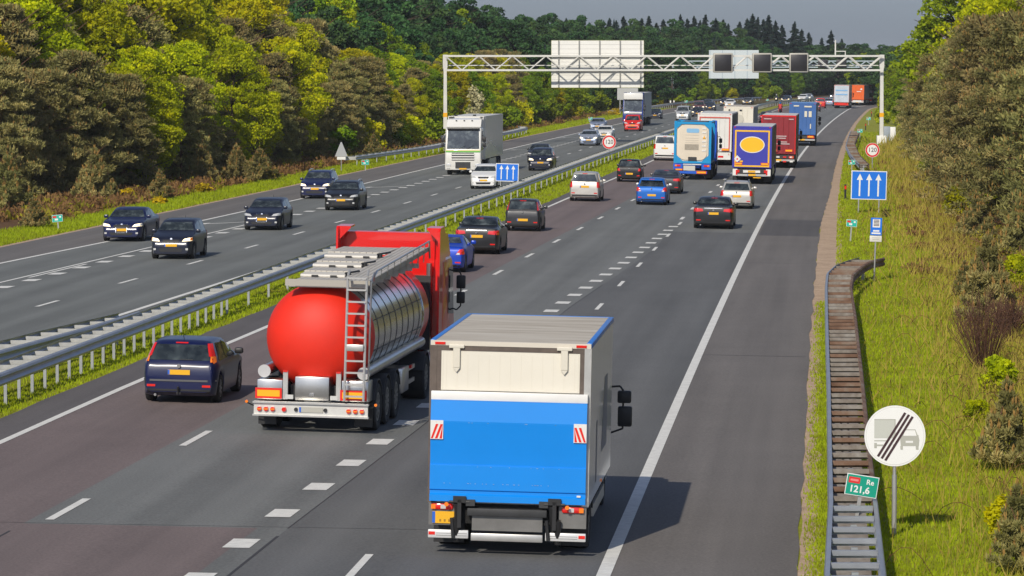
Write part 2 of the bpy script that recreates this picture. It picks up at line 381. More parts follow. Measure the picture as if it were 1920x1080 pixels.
BARK_P = mat('pine_bark', s2l((.42, .30, .22)), .9, var=.35, vscale=2, bump=.6, bscale=8)

def trunk_mesh(name, h, r, limbs, m, seed, top=0.85):
    rnd = random.Random(seed); b = MB(); p = Vector((0, 0, -0.2)); k = 6
    for i in range(k):
        q = Vector((rnd.uniform(-.15, .15) * i * .4, rnd.uniform(-.15, .15) * i * .4, h * top * (i + 1) / k))
        b.tube(p, q, r * (1 - i / k * .8), r * (1 - (i + 1) / k * .8), 8, cap=False); p = q
    for i in range(limbs * 3):
        z = h * rnd.uniform(.12, .88); a = rnd.uniform(0, 6.28); l = h * rnd.uniform(.15, .28)
        s = Vector((0, 0, z)); e = s + Vector((math.cos(a) * l, math.sin(a) * l, l * rnd.uniform(.1, .8)))
        b.tube(s, e, r * .35, r * .08, 5, cap=False)
    me = bpy.data.meshes.new(name); me.from_pydata(b.v, [], b.f); me.materials.append(m); return me
def crown_broad(name, h, rad, m, seed, low=0.06, K=75, N=190, leaf=0.25, m2=None, frac2=0):
    rs = np.random.RandomState(seed); C = []; D = []
    zc = h * (0.5 + low / 2); hz = h * (0.5 - low / 2)
    for k in range(K):
        v = sph(rs, 1)[0]; q = rs.uniform(.45, 1.0) ** .5
        wob = 1 + .18 * math.sin(3 * math.atan2(v[1], v[0]) + seed) + rs.uniform(-.12, .12)
        shape = 1.0 - 0.25 * max(0, v[2])
        c = np.array([v[0] * rad * q * wob * shape, v[1] * rad * q * wob * shape, zc + v[2] * hz * q])
        r = rs.uniform(.45, 1.1) * rad * .25
        s = sph(rs, N); s[:, 2] = np.abs(s[:, 2]) * rs.choice([1, 1, 1, -1], N) 
        rr = rs.uniform(.35, 1.0, (N, 1)) ** .5
        C.append(c + s * rr * r * np.array([1.15, 1.15, .8])); D.append(s * .4 + rs.normal(size=(N, 3)) * .8)
    C = np.vstack(C); D = np.vstack(D); C[:, 2] = np.maximum(C[:, 2], .1)
    mi = None; mats = [m]
    if m2: mats.append(m2); mi = (rs.rand(len(C)) < frac2).astype(int)
    return leafmesh(name, C, D, leaf, 1.25, mats, rs, mi)
def crown_pine(name, h, rad, m, seed, low=0.05, K=95, N=150, leaf=0.10, candles=0.0, asp=3.6):
    rs = np.random.RandomState(seed); C = []; D = []; MI = []
    for k in range(K):
        t = rs.uniform(low, 1.0); a = rs.uniform(0, 2 * math.pi)
        R = rad * (1.0 - .72 * t ** 2.2) * (0.8 + .2 * min(1, t * 5)) * rs.uniform(.45, 1.1)
        c = np.array([math.cos(a) * R, math.sin(a) * R, t * h * .97])
        r = rad * rs.uniform(.13, .27)
        s = sph(rs, N); rr = rs.uniform(.3, 1, (N, 1)) ** .5
        C.append(c + s * rr * r * np.array([1.25, 1.25, .5])); d = s * .8 + rs.normal(size=(N, 3)) * .45; d[:, 2] += .45
        D.append(d); mi = np.zeros(N, int)
        if candles:
            top = (s[:, 2] > .45) & (rs.rand(N) < candles); mi[top] = 1; d[top] = np.array([0, 0, 1.0]) + rs.normal(size=(top.sum(), 3)) * .15
        MI.append(mi)
    C = np.vstack(C); C[:, 2] = np.maximum(C[:, 2], .05)
    return leafmesh(name, C, np.vstack(D), leaf, asp, [m, CANDLE], rs, np.concatenate(MI))
def crown_spruce(name, h, rad, m, seed, leaf=0.15, N=16000):
    rs = np.random.RandomState(seed); C = []; D = []; nb = 170
    for i in range(nb):
        t = (i + .5) / nb; z = h * (.05 + .93 * t); R = (rad * (1 - t) ** .95 + .05) * rs.uniform(.55, 1.12); a = rs.uniform(0, 6.28)
        n = max(12, int(N / nb * (1.7 - 1.5 * t))); q = rs.uniform(.0, 1, n) ** .7; sp = .30 * R * (1 - q * .6)
        r = R * q; px = np.cos(a) * r + rs.normal(size=n) * sp * .5; py = np.sin(a) * r + rs.normal(size=n) * sp * .5
        zz = z - .42 * r + .22 * r * q + rs.normal(size=n) * .07
        C.append(np.stack([px, py, zz], 1)); D.append(np.stack([np.cos(a) + rs.normal(size=n) * .5, np.sin(a) + rs.normal(size=n) * .5, -.4 + rs.normal(size=n) * .4], 1))
    n = 60; C.append(np.stack([rs.normal(size=n) * .03, rs.normal(size=n) * .03, h * rs.uniform(.93, 1.0, n)], 1)); D.append(np.tile([0, 0, 1.0], (n, 1)))
    C = np.vstack(C); C[:, 2] = np.maximum(C[:, 2], .05)
    return leafmesh(name, C, np.vstack(D), leaf, 2.4, [m], rs)
HT = 12.0
PROTO = {}
def proto(kind, crowns, trunk): PROTO[kind] = (crowns, trunk)
proto('yellow', [crown_broad('crown_yellow_green', HT, 3.6, LEAF_Y, s, leaf=.175, K=150, N=230) for s in (1, 2, 3)], trunk_mesh('trunk_broad', HT, .2, 9, BARK, 1))
proto('green', [crown_broad('crown_green', HT, 3.6, LEAF_G, s, leaf=.19, K=135, N=210) for s in (4, 5)], PROTO['yellow'][1])
proto('dark', [crown_broad('crown_dark_green', HT, 3.4, LEAF_D, s, leaf=.26, K=100, N=190) for s in (6, 7)], PROTO['yellow'][1])
proto('pine', [crown_pine('crown_pine', HT, 3.5, NEEDLE, s, candles=.10, leaf=.10, K=210, N=200) for s in (8, 9, 10)], trunk_mesh('trunk_pine', HT, .2, 9, BARK_P, 2))
proto('pine_near', [crown_pine('crown_pine_near', HT, 3.4, NEEDLE, s, candles=.16, leaf=.075, K=300, N=210, asp=3.4) for s in (11, 12)], PROTO['pine'][1])
proto('spruce', [crown_spruce('crown_spruce', HT, 2.5, NEEDLE_D, s) for s in (13, 14, 15)], trunk_mesh('trunk_spruce', HT, .16, 0, BARK, 3))
def small_pine_mesh(seed):
    rs = np.random.RandomState(seed); C = []; D = []; MI = []
    h = 2.2
    for w_ in range(7):
        t = w_ / 6; z = .15 + t * 1.75; nb = 7 if w_ < 6 else 1
        for k in range(nb):
            a = rs.uniform(0, 6.28); R = (1 - t) * .85 + .02
            for j in range(3):
                q = (j + 1) / 3 * R; c = np.array([math.cos(a) * q, math.sin(a) * q, z + q * .25]); N = 130
                s = sph(rs, N); C.append(c + s * rs.uniform(.3, 1, (N, 1)) * .15); d = s + rs.normal(size=(N, 3)) * .3; d[:, 2] += .6; D.append(d); MI.append(np.zeros(N, int))
            N = 14; c = np.array([math.cos(a) * R, math.sin(a) * R, z + R * .25 + .16])
            C.append(c + rs.normal(size=(N, 3)) * np.array([.02, .02, .06])); D.append(np.tile([0, 0, 1.0], (N, 1)) + rs.normal(size=(N, 3)) * .1); MI.append(np.ones(N, int))
    return leafmesh('crown_young_pine', np.vstack(C), np.vstack(D), .035, 3.6, [NEEDLE, CANDLE], rs, np.concatenate(MI))
YP = [small_pine_mesh(s) for s in (21, 22)]
YPT = trunk_mesh('trunk_young_pine', 2.2, .035, 4, BARK_P, 4)
def place_tree(kind, X, Y, z, h, wid, label, group, name='tree', cat='tree', rnd=random, seedi=0):
    crowns, tr = PROTO[kind]
    e = empty(name, label, cat, group, (X, Y, z), rnd.uniform(0, 6.28))
    s = h / HT; e.scale = (s * wid, s * wid, s)
    link('trunk', tr, e); link('crown', crowns[seedi % len(crowns)], e)
    return e

rnd = random.Random(77)
TREES = []          # (kind, X, Y, h, wid)
edge = lerpf([(150, -44), (197, -43.5), (215, -41.5), (236, -40.0), (341, -39.0), (458, -38.5), (700, -40), (900, -42)])
# foremost row along the far verge: kinds follow the photograph
def kindseq(Y, row):
    r = rnd.random()
    if Y < 330:
        return 'pine' if r < (.84 if row == 0 else (.50 if row == 1 else .16)) else 'yellow'
    if Y < 520:
        return ('pine' if r < .22 else ('yellow' if r < .62 else 'green')) if row < 2 else ('dark' if r < .75 else 'green')
    return ('green' if r < .55 else 'dark') if row == 0 else ('dark' if r < .85 else 'spruce')
rows = [0, 4.6, 9.5, 15.5, 22]
for ri, off in enumerate(rows):
    Y = 186 + ri * 6
    while Y < 860:
        sp = 4.3 if Y < 240 else (5.2 if Y < 340 else (7 if Y < 500 else 12))
        if ri >= 3: sp *= 1.5
        k = kindseq(Y, ri)
        if Y < 330: h = [7.8, 11.3, 14.5, 17, 19][ri] + rnd.uniform(-1.3, 1.5) + (1.0 if k == 'yellow' else -.5)
        elif Y < 520: h = [6.2, 8.5, 12.0, 15.5, 18][ri] + rnd.uniform(-1.2, 1.3)
        else: h = [6.8, 11.0, 13.5, 15, 16.5][ri] + rnd.uniform(-1.2, 1.2)
        u = edge(Y) - off + rnd.uniform(-1, 1)
        X = RX(Y) + u
        if (X / Y) * FPX + 960 > -60: TREES.append((k, X, Y, h, rnd.uniform(.85, 1.15), ri))
        Y += sp * rnd.uniform(.8, 1.25)
# far dark mass closing the road bend
for i in range(44):
    px = 1330 + i * 8.6 + rnd.uniform(-6, 6); Y = rnd.uniform(880, 960)
    TREES.append(('dark', (px - 960) / FPX * Y, Y, rnd.uniform(10.5, 12.6), rnd.uniform(1.2, 1.5), 5))
# skyline spruces
for px, top, Y in ((1012, 40, 640), (1040, 38, 640), (1062, 40, 640), (1093, 38, 640), (1120, 50, 650), (1143, 40, 650), (1168, 36, 650), (1190, 52, 650), (1216, 36, 640), (1243, 42, 650), (1275, 33, 660), (1300, 36, 660), (1322, 33, 660), (1341, 40, 660),
                   (1365, 50, 670), (1386, 46, 670), (1410, 32, 660), (1430, 42, 670), (1440, 34, 660), (1453, 44, 665), (1489, 46, 690), (1515, 66, 700), (1557, 62, 720), (1577, 78, 730), (1594, 88, 760), (985, 52, 640), (1078, 46, 655), (1105, 48, 660), (1155, 44, 655), (1203, 40, 655), (1230, 48, 660), (1288, 40, 665), (1312, 44, 668), (1355, 42, 670), (1400, 40, 670), (1420, 38, 672), (1465, 52, 680), (1502, 60, 700), (1540, 76, 720)):
    Y *= 1.28
    TREES.append(('spruce', (px - 960) / FPX * Y, Y, CH + (HOR - top + 5) / FPX * Y, 1.75, 6))
for i in range(16):
    px = 1620 + i * 9; Y = 700 + rnd.uniform(-30, 30)
    TREES.append(('dark' if i % 3 else 'green', (px - 960) / FPX * Y, Y, CH + (HOR - rnd.uniform(92, 104)) / FPX * Y, 1.2, 7))
# tall wood behind the far verge up to the top edge of the picture
for px, top, Y, k in ((655, -30, 430, 'dark'), (690, -25, 470, 'dark'), (725, -18, 450, 'dark'), (757, -10, 480, 'dark'), (792, -2, 500, 'dark'), (822, 2, 520, 'spruce'), (845, 8, 530, 'dark'), (872, 0, 520, 'dark'), (905, 24, 530, 'dark'),
                      (935, 34, 540, 'dark'), (968, 38, 520, 'dark'), (1000, 44, 560, 'dark'), (610, -40, 400, 'yellow'), (1085, 62, 600, 'dark'), (1125, 70, 600, 'dark'), (1040, 56, 580, 'dark'),
                      (1170, 74, 620, 'dark'), (1215, 80, 640, 'dark'), (1260, 84, 660, 'dark')):
    TREES.append((k, (px - 960) / FPX * Y, Y, CH + (HOR - top) / FPX * Y, 1.15 if k == 'dark' else .9, 8))
names = {'yellow': ('broadleaf_tree', 'yellow-green broadleaf tree'), 'green': ('broadleaf_tree', 'mid green broadleaf tree'), 'dark': ('broadleaf_tree', 'dark green broadleaf tree'),
         'pine': ('pine_tree', 'grey-green pine'), 'spruce': ('spruce_tree', 'dark pointed spruce'), 'pine_near': ('pine_tree', 'tan-tipped pine')}
rowtxt = {0: 'front row of left wood', 1: 'second row of left wood', 2: 'third row of left wood', 3: 'fourth row of left wood', 4: 'back row of left wood', 5: 'dark wood closing the bend',
          6: 'skyline behind the gantry', 7: 'distance right of the gantry post', 8: 'tallest trees of left wood', 9: 'front of right bank', 10: 'back of right bank'}
# right bank
for Y, u, h, k in ((166, 14.6, 11.5, 'pine_near'), (172, 17.8, 13.5, 'pine_near'), (178, 12.8, 10.5, 'pine_near'), (190, 15.5, 13.6, 'pine_near'),
                   (200, 11.8, 10.6, 'pine_near'), (215, 14.5, 12.5, 'yellow'), (228, 11.9, 10.2, 'pine_near'), (245, 14.6, 12.4, 'yellow'), (258, 11.7, 9.3, 'pine_near'), (275, 14, 11.4, 'yellow'), (290, 11.2, 8.8, 'pine_near'), (318, 11.4, 8.6, 'pine'),
                   (345, 11.5, 8.4, 'pine'), (380, 11.2, 8.0, 'pine'), (420, 10.2, 7.4, 'green'), (470, 9.4, 7.0, 'green'), (530, 9.0, 7.6, 'green'), (600, 9.5, 8, 'green'), (300, 13.2, 14.6, 'green'), (285, 15.2, 14.8, 'yellow'), (262, 18.6, 15, 'yellow'), (160, 21, 14, 'pine_near'), (182, 20, 15, 'pine_near'), (205, 19, 15, 'pine_near'), (233, 19.5, 15, 'yellow'), (265, 19.5, 13.5, 'green')):
    TREES.append((k, RX(Y) + u, Y, h, rnd.uniform(.95, 1.15), 9 if u < 15 else 10))
bykey = {}
for i, t in enumerate(TREES): bykey.setdefault((names[t[0]][1], t[5]), []).append(i)
def ordinal(n): return str(n) + ('th' if 10 <= n % 100 <= 20 else {1: 'st', 2: 'nd', 3: 'rd'}.get(n % 10, 'th'))
for (nm, row), ids in bykey.items():
    ids.sort(key=lambda i: TREES[i][1] / TREES[i][2])
    for j, i in enumerate(ids):
        k, X, Y, h, wd, _ = TREES[i]
        lab = (ordinal(j + 1) + ' ' + nm + ' from the left, ' if len(ids) > 1 else 'only ' + nm + ', ') + rowtxt[row]
        place_tree(k, X, Y, -0.1, h, wd, lab, 'trees in the ' + rowtxt[row], names[k][0], 'tree', rnd, i)
# ------------------------------------------------------------ cars
def paint(name, c, metal=0.35, rough=0.32):
    m = mat('paint_' + name, c, rough + .12, metal * .6, coat=.40, spec=.35); m.node_tree.nodes['Principled BSDF'].inputs['Coat Roughness'].default_value = .16
    return m
GLASS = ramp_mat('car_glass', [(.010, .014, .016), (.035, .045, .048), (.12, .14, .14)], 2.2, rough=.04, pos=(.35, .72), detail=2)  # noise paints lighter interior patches and reflected tones into the opaque glass
GLASS.node_tree.nodes['Principled BSDF'].inputs['Specular IOR Level'].default_value = 0.9
TYRE = mat('tyre_rubber', (.018, .018, .019), .8); RIM = mat('alloy_rim', (.30, .31, .33), .4, .8)
BLK = mat('black_plastic', (.016, .016, .017), .5); UNDER = mat('underbody', (.010, .010, .010), .9)
CHROME = mat('chrome', (.75, .75, .76), .15, 1.0); STEEL = mat('stainless_steel', (.55, .54, .52), .28, .95, var=.12, vscale=2.5)
REDL = mat('red_lens', (.62, .012, .008), .12, coat=1.0, emit=((.8, .02, .01), .12)); ORL = mat('orange_lens', (.85, .20, .01), .15, coat=1.0, emit=((.9, .25, .02), .12))
CLRL = mat('clear_lens', (.70, .70, .68), .08, .3, coat=1.0); HEADL = mat('headlamp_lit', (.9, .8, .6), .1, coat=1.0, emit=((1.0, .82, .5), 2.2))
PLATE = mat('plate_yellow', (.80, .42, .01), .45); PBLUE = mat('plate_blue', (.02, .12, .55), .45); PINK = mat('plate_ink', (.35, .17, .01), .5)
WHT = mat('white_paint', (.74, .73, .70), .35, coat=.6, var=.05, vscale=.8)
def hcurve(tab, t):
    xs = [a for a, b in tab]; ys = [b for a, b in tab]
    if t <= xs[0]: return ys[0]
    if t >= xs[-1]: return ys[-1]
    i = max(k for k in range(len(xs) - 1) if xs[k] <= t)
    x0, x1, y0, y1 = xs[i], xs[i + 1], ys[i], ys[i + 1]
    def sl(k):
        if k <= 0 or k >= len(xs) - 1: return 0 if k <= 0 or k >= len(xs) - 1 else 0
        a = (ys[k] - ys[k - 1]) / (xs[k] - xs[k - 1]); b = (ys[k + 1] - ys[k]) / (xs[k + 1] - xs[k])
        return 0 if a * b <= 0 else 2 * a * b / (a + b)
    m0 = sl(i) if i > 0 else (y1 - y0) / (x1 - x0); m1 = sl(i + 1) if i + 1 < len(xs) - 1 else (y1 - y0) / (x1 - x0)
    h = x1 - x0; s = (t - x0) / h
    return (2 * s**3 - 3 * s**2 + 1) * y0 + (s**3 - 2 * s**2 + s) * h * m0 + (-2 * s**3 + 3 * s**2) * y1 + (s**3 - s**2) * h * m1
# silhouettes from tail (0) to nose (1), heights as a share of the car's height
PROF = dict(
    hatch=dict(top=[(0, .46), (.006, .60), (.02, .66), (.055, .80), (.095, .94), (.15, .985), (.33, 1), (.48, .975), (.56, .92), (.73, .69), (.86, .62), (.95, .55), (.985, .46), (1, .36)], belt=.64, ww=(.565, .725), rw=(.022, .088), sw=[(.15, .20, .36, .355), (.37, .37, .665, .575)]),
    sedan=dict(top=[(0, .46), (.006, .62), (.02, .72), (.10, .745), (.165, .76), (.27, .935), (.36, .99), (.46, 1), (.56, .95), (.72, .69), (.86, .64), (.95, .56), (.985, .46), (1, .36)], belt=.67, ww=(.585, .715), rw=(.175, .275), sw=[(.22, .29, .41, .41), (.425, .425, .67, .59)]),
    coupe=dict(top=[(0, .46), (.006, .62), (.03, .72), (.10, .755), (.28, .94), (.40, 1), (.50, .98), (.58, .92), (.71, .70), (.86, .62), (.95, .54), (.985, .44), (1, .34)], belt=.68, ww=(.59, .705), rw=(.13, .29), sw=[(.34, .36, .66, .59)]),
    wagon=dict(top=[(0, .46), (.006, .60), (.02, .66), (.05, .80), (.085, .93), (.13, .98), (.33, 1), (.50, .98), (.58, .93), (.73, .69), (.86, .63), (.95, .55), (.985, .46), (1, .36)], belt=.64, ww=(.58, .725), rw=(.02, .078), sw=[(.10, .14, .24, .24), (.25, .25, .42, .42), (.43, .43, .675, .59)]),
    mpv=dict(top=[(0, .44), (.005, .58), (.012, .64), (.03, .82), (.05, .94), (.10, .985), (.33, 1), (.52, .97), (.60, .92), (.79, .64), (.90, .56), (.96, .49), (.985, .42), (1, .32)], belt=.60, ww=(.61, .785), rw=(.014, .045), sw=[(.08, .10, .26, .26), (.28, .28, .46, .46), (.475, .475, .73, .61)]),
    van=dict(top=[(0, .40), (.004, .56), (.008, .66), (.016, .84), (.03, .955), (.07, .99), (.30, 1), (.66, .985), (.72, .93), (.85, .64), (.94, .54), (.975, .45), (.99, .38), (1, .28)], belt=.60, ww=(.73, .845), rw=(.009, .028), sw=[(.06, .07, .30, .30), (.33, .33, .53, .53), (.56, .56, .78, .70)]))
class CarShape:
    def __init__(s, typ, L, W, H, rw=.315):
        s.p = PROF[typ]; s.L, s.W, s.H, s.rw = L, W, H, rw; s.ax = (.175 * L if typ != 'sedan' else .205 * L, .825 * L if typ != 'van' else .84 * L); s.typ = typ
    def top(s, t): return hcurve(s.p['top'], t) * s.H
    def half(s, y):
        d0, d1 = y, s.L - y; w = s.W / 2
        if d0 < .55: w *= 1 - .13 * (1 - d0 / .55) ** 2.4
        if d1 < .75: w *= 1 - .20 * (1 - d1 / .75) ** 2.4
        return w
    def ring(s, y):
        t = y / s.L; top = s.top(t); belt = min(s.p['belt'] * s.H, top - .03 * s.H * .5); w = s.half(y); zb = .17 + (.10 * max(0, 1 - t / .04) if t < .04 else 0) + (.06 * max(0, (t - .96) / .04))
        for a in s.ax:
            Ra = s.rw + .065
            if abs(y - a) < Ra: zb = max(zb, s.rw * .98 + math.sqrt(Ra * Ra - (y - a) ** 2) - .0)
        zb = min(zb, belt - .12)
        g = max(0, min(1, (top - belt) / (.28 * s.H))); wr = w * (.95 - (.19 if s.typ != 'van' else .12) * g); dr = min(.07, (top - belt) * .35)
        return [(0, zb), (.80 * w, zb), (.955 * w, zb + .03), (.99 * w, zb + (belt - zb) * .30), (1.0 * w, zb + (belt - zb) * .60), (.985 * w, belt - .06 * s.H * .6), (.955 * w, belt), (wr * 1.005 + .0, top - dr), (wr * .93, top - dr * .40), (wr * .70, top - .010), (wr * .35, top - .002), (0, top)]
    def mesh(s):
        ys = sorted(set([0, .02, .05, .09] + [round(x, 3) for x in np.arange(.13, s.L - .13, .055)] + [s.L - .10, s.L - .06, s.L - .03, s.L]))
        V = []; F = []; n = 0
        for y in ys:
            r = s.ring(y); full = [(x, z) for x, z in r] + [(-x, z) for x, z in r[-2:0:-1]]; n = len(full)
            V += [(x, y - s.L / 2, z) for x, z in full]
        for i in range(len(ys) - 1):
            for k in range(n): F.append((i * n + k, i * n + (k + 1) % n, (i + 1) * n + (k + 1) % n, (i + 1) * n + k))
        F.append(tuple(range(n))); F.append(tuple(range((len(ys) - 1) * n, len(ys) * n))[::-1])
        return V, F
def patch(bvh, quad, view, n=8, m=5, off=.008):
    """a grid of points shrink-wrapped on the body; quad corners in the view plane: bl, br, tr, tl"""
    V = []; hit = False
    d = {'rear': Vector((0, 1, 0)), 'front': Vector((0, -1, 0)), 'right': Vector((-1, 0, 0)), 'left': Vector((1, 0, 0)), 'top': Vector((0, 0, -1))}[view]
    for j in range(m + 1):
        for i in range(n + 1):
            a, b = i / n, j / m
            p = [(quad[0][k] * (1 - a) + quad[1][k] * a) * (1 - b) + (quad[3][k] * (1 - a) + quad[2][k] * a) * b for k in (0, 1)]
            o = Vector((p[0], 0, p[1])) if view in ('rear', 'front') else (Vector((0, p[0], p[1])) if view != 'top' else Vector((p[0], p[1], 0)))
            o = o - d * 12
            h = bvh.ray_cast(o, d)
            if h[0] is None: h = bvh.find_nearest(o + d * 10)
            V.append(h[0] + (h[1] if h[1].dot(d) < 0 else -h[1]) * off - d * .002)
    F = [(j * (n + 1) + i, j * (n + 1) + i + 1, (j + 1) * (n + 1) + i + 1, (j + 1) * (n + 1) + i) for j in range(m) for i in range(n)]
    return V, F
def wheel(parent, x, y, r, w, rimm=RIM, rimr=.66, side=None, spokes=7):
    sgn = 1 if x > 0 else -1; b = MB(); n = 28
    prof = [(-w / 2, r * .70), (-w / 2, r * .93), (-w / 2 + .03, r), (w / 2 - .03, r), (w / 2, r * .93), (w / 2, r * .70), (w / 2 - .03, r * .6)]
    V = []; F = []
    for i in range(n):
        a = 2 * math.pi * i / n
        for px, pr in prof: V.append((x + px * sgn, y + math.cos(a) * pr, r + math.sin(a) * pr))
    k = len(prof)
    for i in range(n):
        for j in range(k - 1): F.append((i * k + j, ((i + 1) % n) * k + j, ((i + 1) % n) * k + j + 1, i * k + j + 1))
    b.add(V, F); b.add([(x - sgn * w / 2, y + math.cos(2 * math.pi * i / n) * r * .7, r + math.sin(2 * math.pi * i / n) * r * .7) for i in range(n)], [tuple(range(n))])
    wo = b.build('wheel', TYRE, parent, smooth=True)
    q = MB(); xo = x + sgn * (w / 2 - .015); rr = r * rimr
    q.add([(xo - sgn * .03, y, r)] + [(xo - sgn * .03, y + math.cos(2 * math.pi * i / n) * rr * 1.02, r + math.sin(2 * math.pi * i / n) * rr * 1.02) for i in range(n)], [(0, 1 + i, 1 + (i + 1) % n) for i in range(n)], 1)
    for i in range(n):
        a0, a1 = 2 * math.pi * i / n, 2 * math.pi * (i + 1) / n
        q.add([(xo, y + math.cos(t) * R0, r + math.sin(t) * R0) for t in (a0, a1) for R0 in (rr * 1.05, rr * .86)], [(0, 1, 3, 2)])
    for i in range(spokes):
        a = 2 * math.pi * i / spokes; c, s_ = math.cos(a), math.sin(a); hw = rr * .11
        q.add([(xo + sgn * .004, y + c * t - s_ * h_, r + s_ * t + c * h_) for t, h_ in ((rr * .05, -hw), (rr * .9, -hw * 1.2), (rr * .9, hw * 1.2), (rr * .05, hw))], [(0, 1, 2, 3)])
    q.tube((xo - sgn * .01, y, r), (xo + sgn * .012, y, r), rr * .2, n=12)
    q.build('rim', [rimm, BLK], wo, fix=False)
    return wo
def number_plate(parent, y, z, sgn, x=0.0, w=.50, h=.11, m=None, tilt=0):
    """sgn -1: faces the rear, +1 faces the front"""
    b = MB(); b.box(x - w / 2, x + w / 2, y - .008, y + .008, z - h / 2, z + h / 2, 0)
    s = -1 if sgn < 0 else 1; xl = x - w / 2 if sgn < 0 else x + w / 2 - .045
    b.box(xl, xl + .045, y - .011, y + .011, z - h / 2 + .004, z + h / 2 - .004, 1)
    rn = random.Random(int(abs(x * 91 + z * 317 + y * 53)))
    return b.build('number_plate', [m or PLATE, PBLUE], parent)
FRONT = {}
def make_car(typ, L, W, H, col, label, px, py, sgn, name='car', group=None, rear='tri', front='std', lit=False, rails=None, trim=None, rimm=RIM, tow=False, spoiler=False, rw=.315, cat='car', platez=None, mirror=None, chrome=False, bars=False, extra=0.0, tints=None):
    """sgn +1 drives away from the camera (its rear is seen), -1 comes towards it"""
    S = CarShape(typ, L, W, H, rw); V, F = S.mesh(); ny = (S.ax[0] if sgn > 0 else S.ax[1]) - L / 2
    g = G(px, py); hd = HEAD(g.y) + (math.pi if sgn < 0 else 0) + extra
    e = empty(name, label, cat, group); hv = Vector((-math.sin(hd), math.cos(hd), 0)); u = g.x - RX(g.y)
    e.location = g - hv * ny; e.rotation_euler = (0, .02 * 1 if u > -14 and sgn > 0 else 0, hd)
    b = MB(); b.add(V, F); body = b.build('body', col, e, smooth=True)
    bv = BVHTree.FromPolygons([Vector(v) for v in V], F)
    hw = W / 2; B = S.p['belt'] * H
    def dec(nm, q, view, m, parent=e, n=8, k=5, both=False, off=.008, lab=None):
        res = []
        for s_ in ((1, -1) if both else (1,)):
            qq = [(s_ * a, z) if view in ('rear', 'front') else (a, z) for a, z in q]
            vw = view if s_ == 1 or view in ('rear', 'front') else 'left'
            v, f = patch(bv, qq, vw, n, k, off); d = MB(); d.add(v, f); res.append(d.build(nm, m, parent, smooth=True, fix=False))
        return res
    # glass
    y2 = lambda t: t * L - L / 2
    zt = lambda t: S.top(t)
    r0, r1 = S.p['rw']; z0, z1 = zt(r0) + .02, zt(r1) - .015
    dec('rear_window', [(-hw * .80, z0), (hw * .80, z0), (hw * .66, z1), (-hw * .66, z1)], 'rear', GLASS, n=10, k=6)
    t0, t1 = S.p['ww']; z0, z1 = zt(t1) + .03, zt(t0) - .01
    dec('windscreen', [(-hw * .84, z0), (hw * .84, z0), (hw * .66, z1), (-hw * .66, z1)], 'front', GLASS, n=10, k=6)
    for (a, bq, c, d) in S.p['sw']:
        tb = B + .025; tp = lambda t: S.top(t) - .085
        dec('side_window', [(y2(a), tb), (y2(c), tb), (y2(d), min(tp(d), S.top(.45) - .10)), (y2(bq), tp(bq))], 'right', GLASS, both=True, n=8, k=4)
    # lamps at the rear
    def L4(x0, x1, z0, z1, dx=0): return [(x0, z0), (x1, z0), (x1 + dx, z1), (x0 + dx, z1)]
    if rear == 'pillar':       # tall lamps beside the rear window
        for (za, zb_, m_) in ((.655, .74, ORL), (.74, .93, REDL)):
            f = lambda z: .985 - (z - .62) * .62
            dec('tail_light', [(hw * (f(za) - .15), za * H), (hw * f(za), za * H), (hw * f(zb_), zb_ * H), (hw * (f(zb_) - .12), zb_ * H)], 'rear', m_, both=True, n=4, off=.016)
    elif rear == 'tri':
        dec('tail_light', [(hw * .64, .50 * H), (hw * .97, .51 * H), (hw * .93, .66 * H), (hw * .78, .64 * H)], 'rear', REDL, both=True, n=5, off=.014)
        dec('indicator', [(hw * .66, .50 * H), (hw * .80, .50 * H), (hw * .80, .55 * H), (hw * .70, .55 * H)], 'rear', CLRL, both=True, n=3, k=2, off=.02)
    elif rear == 'wide':
        dec('tail_light', [(hw * .50, .565 * H), (hw * .98, .54 * H), (hw * .96, .665 * H), (hw * .54, .645 * H)], 'rear', REDL, both=True, n=6, off=.014)
    elif rear == 'tall':
        dec('tail_light', [(hw * .80, .47 * H), (hw * .985, .47 * H), (hw * .93, .66 * H), (hw * .78, .66 * H)], 'rear', REDL, both=True, n=4, off=.014)
    elif rear == 'high':
        dec('tail_light', [(hw * .82, .66 * H), (hw * .93, .66 * H), (hw * .84, .90 * H), (hw * .74, .90 * H)], 'rear', REDL, both=True, n=3, off=.014)
    elif rear == 'small':
        dec('tail_light', [(hw * .70, .48 * H), (hw * .93, .50 * H), (hw * .88, .60 * H), (hw * .76, .60 * H)], 'rear', REDL, both=True, n=4, off=.014)
    dec('brake_light', [(-.14, zt(r1) + .004), (.14, zt(r1) + .004), (.14, zt(r1) + .028), (-.14, zt(r1) + .028)], 'rear', REDL, n=3, k=1, off=.014)
    dec('reflector', [(hw * .62, .27 * H), (hw * .84, .27 * H), (hw * .84, .305 * H), (hw * .62, .305 * H)], 'rear', REDL, both=True, n=3, k=1, off=.012)
    if trim: dec('bumper_trim', [(-hw * .95, .355 * H), (hw * .95, .355 * H), (hw * .95, .385 * H), (-hw * .95, .385 * H)], 'rear', trim, n=10, k=1, off=.014)
    dec('rear_valance', [(-hw * .80, .175 * H), (hw * .80, .175 * H), (hw * .84, .235 * H), (-hw * .84, .235 * H)], 'rear', BLK, n=10, k=2, off=.006)
    bm = MB(); yr = -L / 2 - .01
    bm.tube((0, yr + .012, .60 * H), (0, yr - .014, .60 * H), .042, n=12); bm.build('badge', CHROME, e)
    if chrome: dec('chrome_strip', [(-hw * .45, .655 * H), (hw * .45, .655 * H), (hw * .45, .67 * H), (-hw * .45, .67 * H)], 'rear', CHROME, n=6, k=1, off=.014)
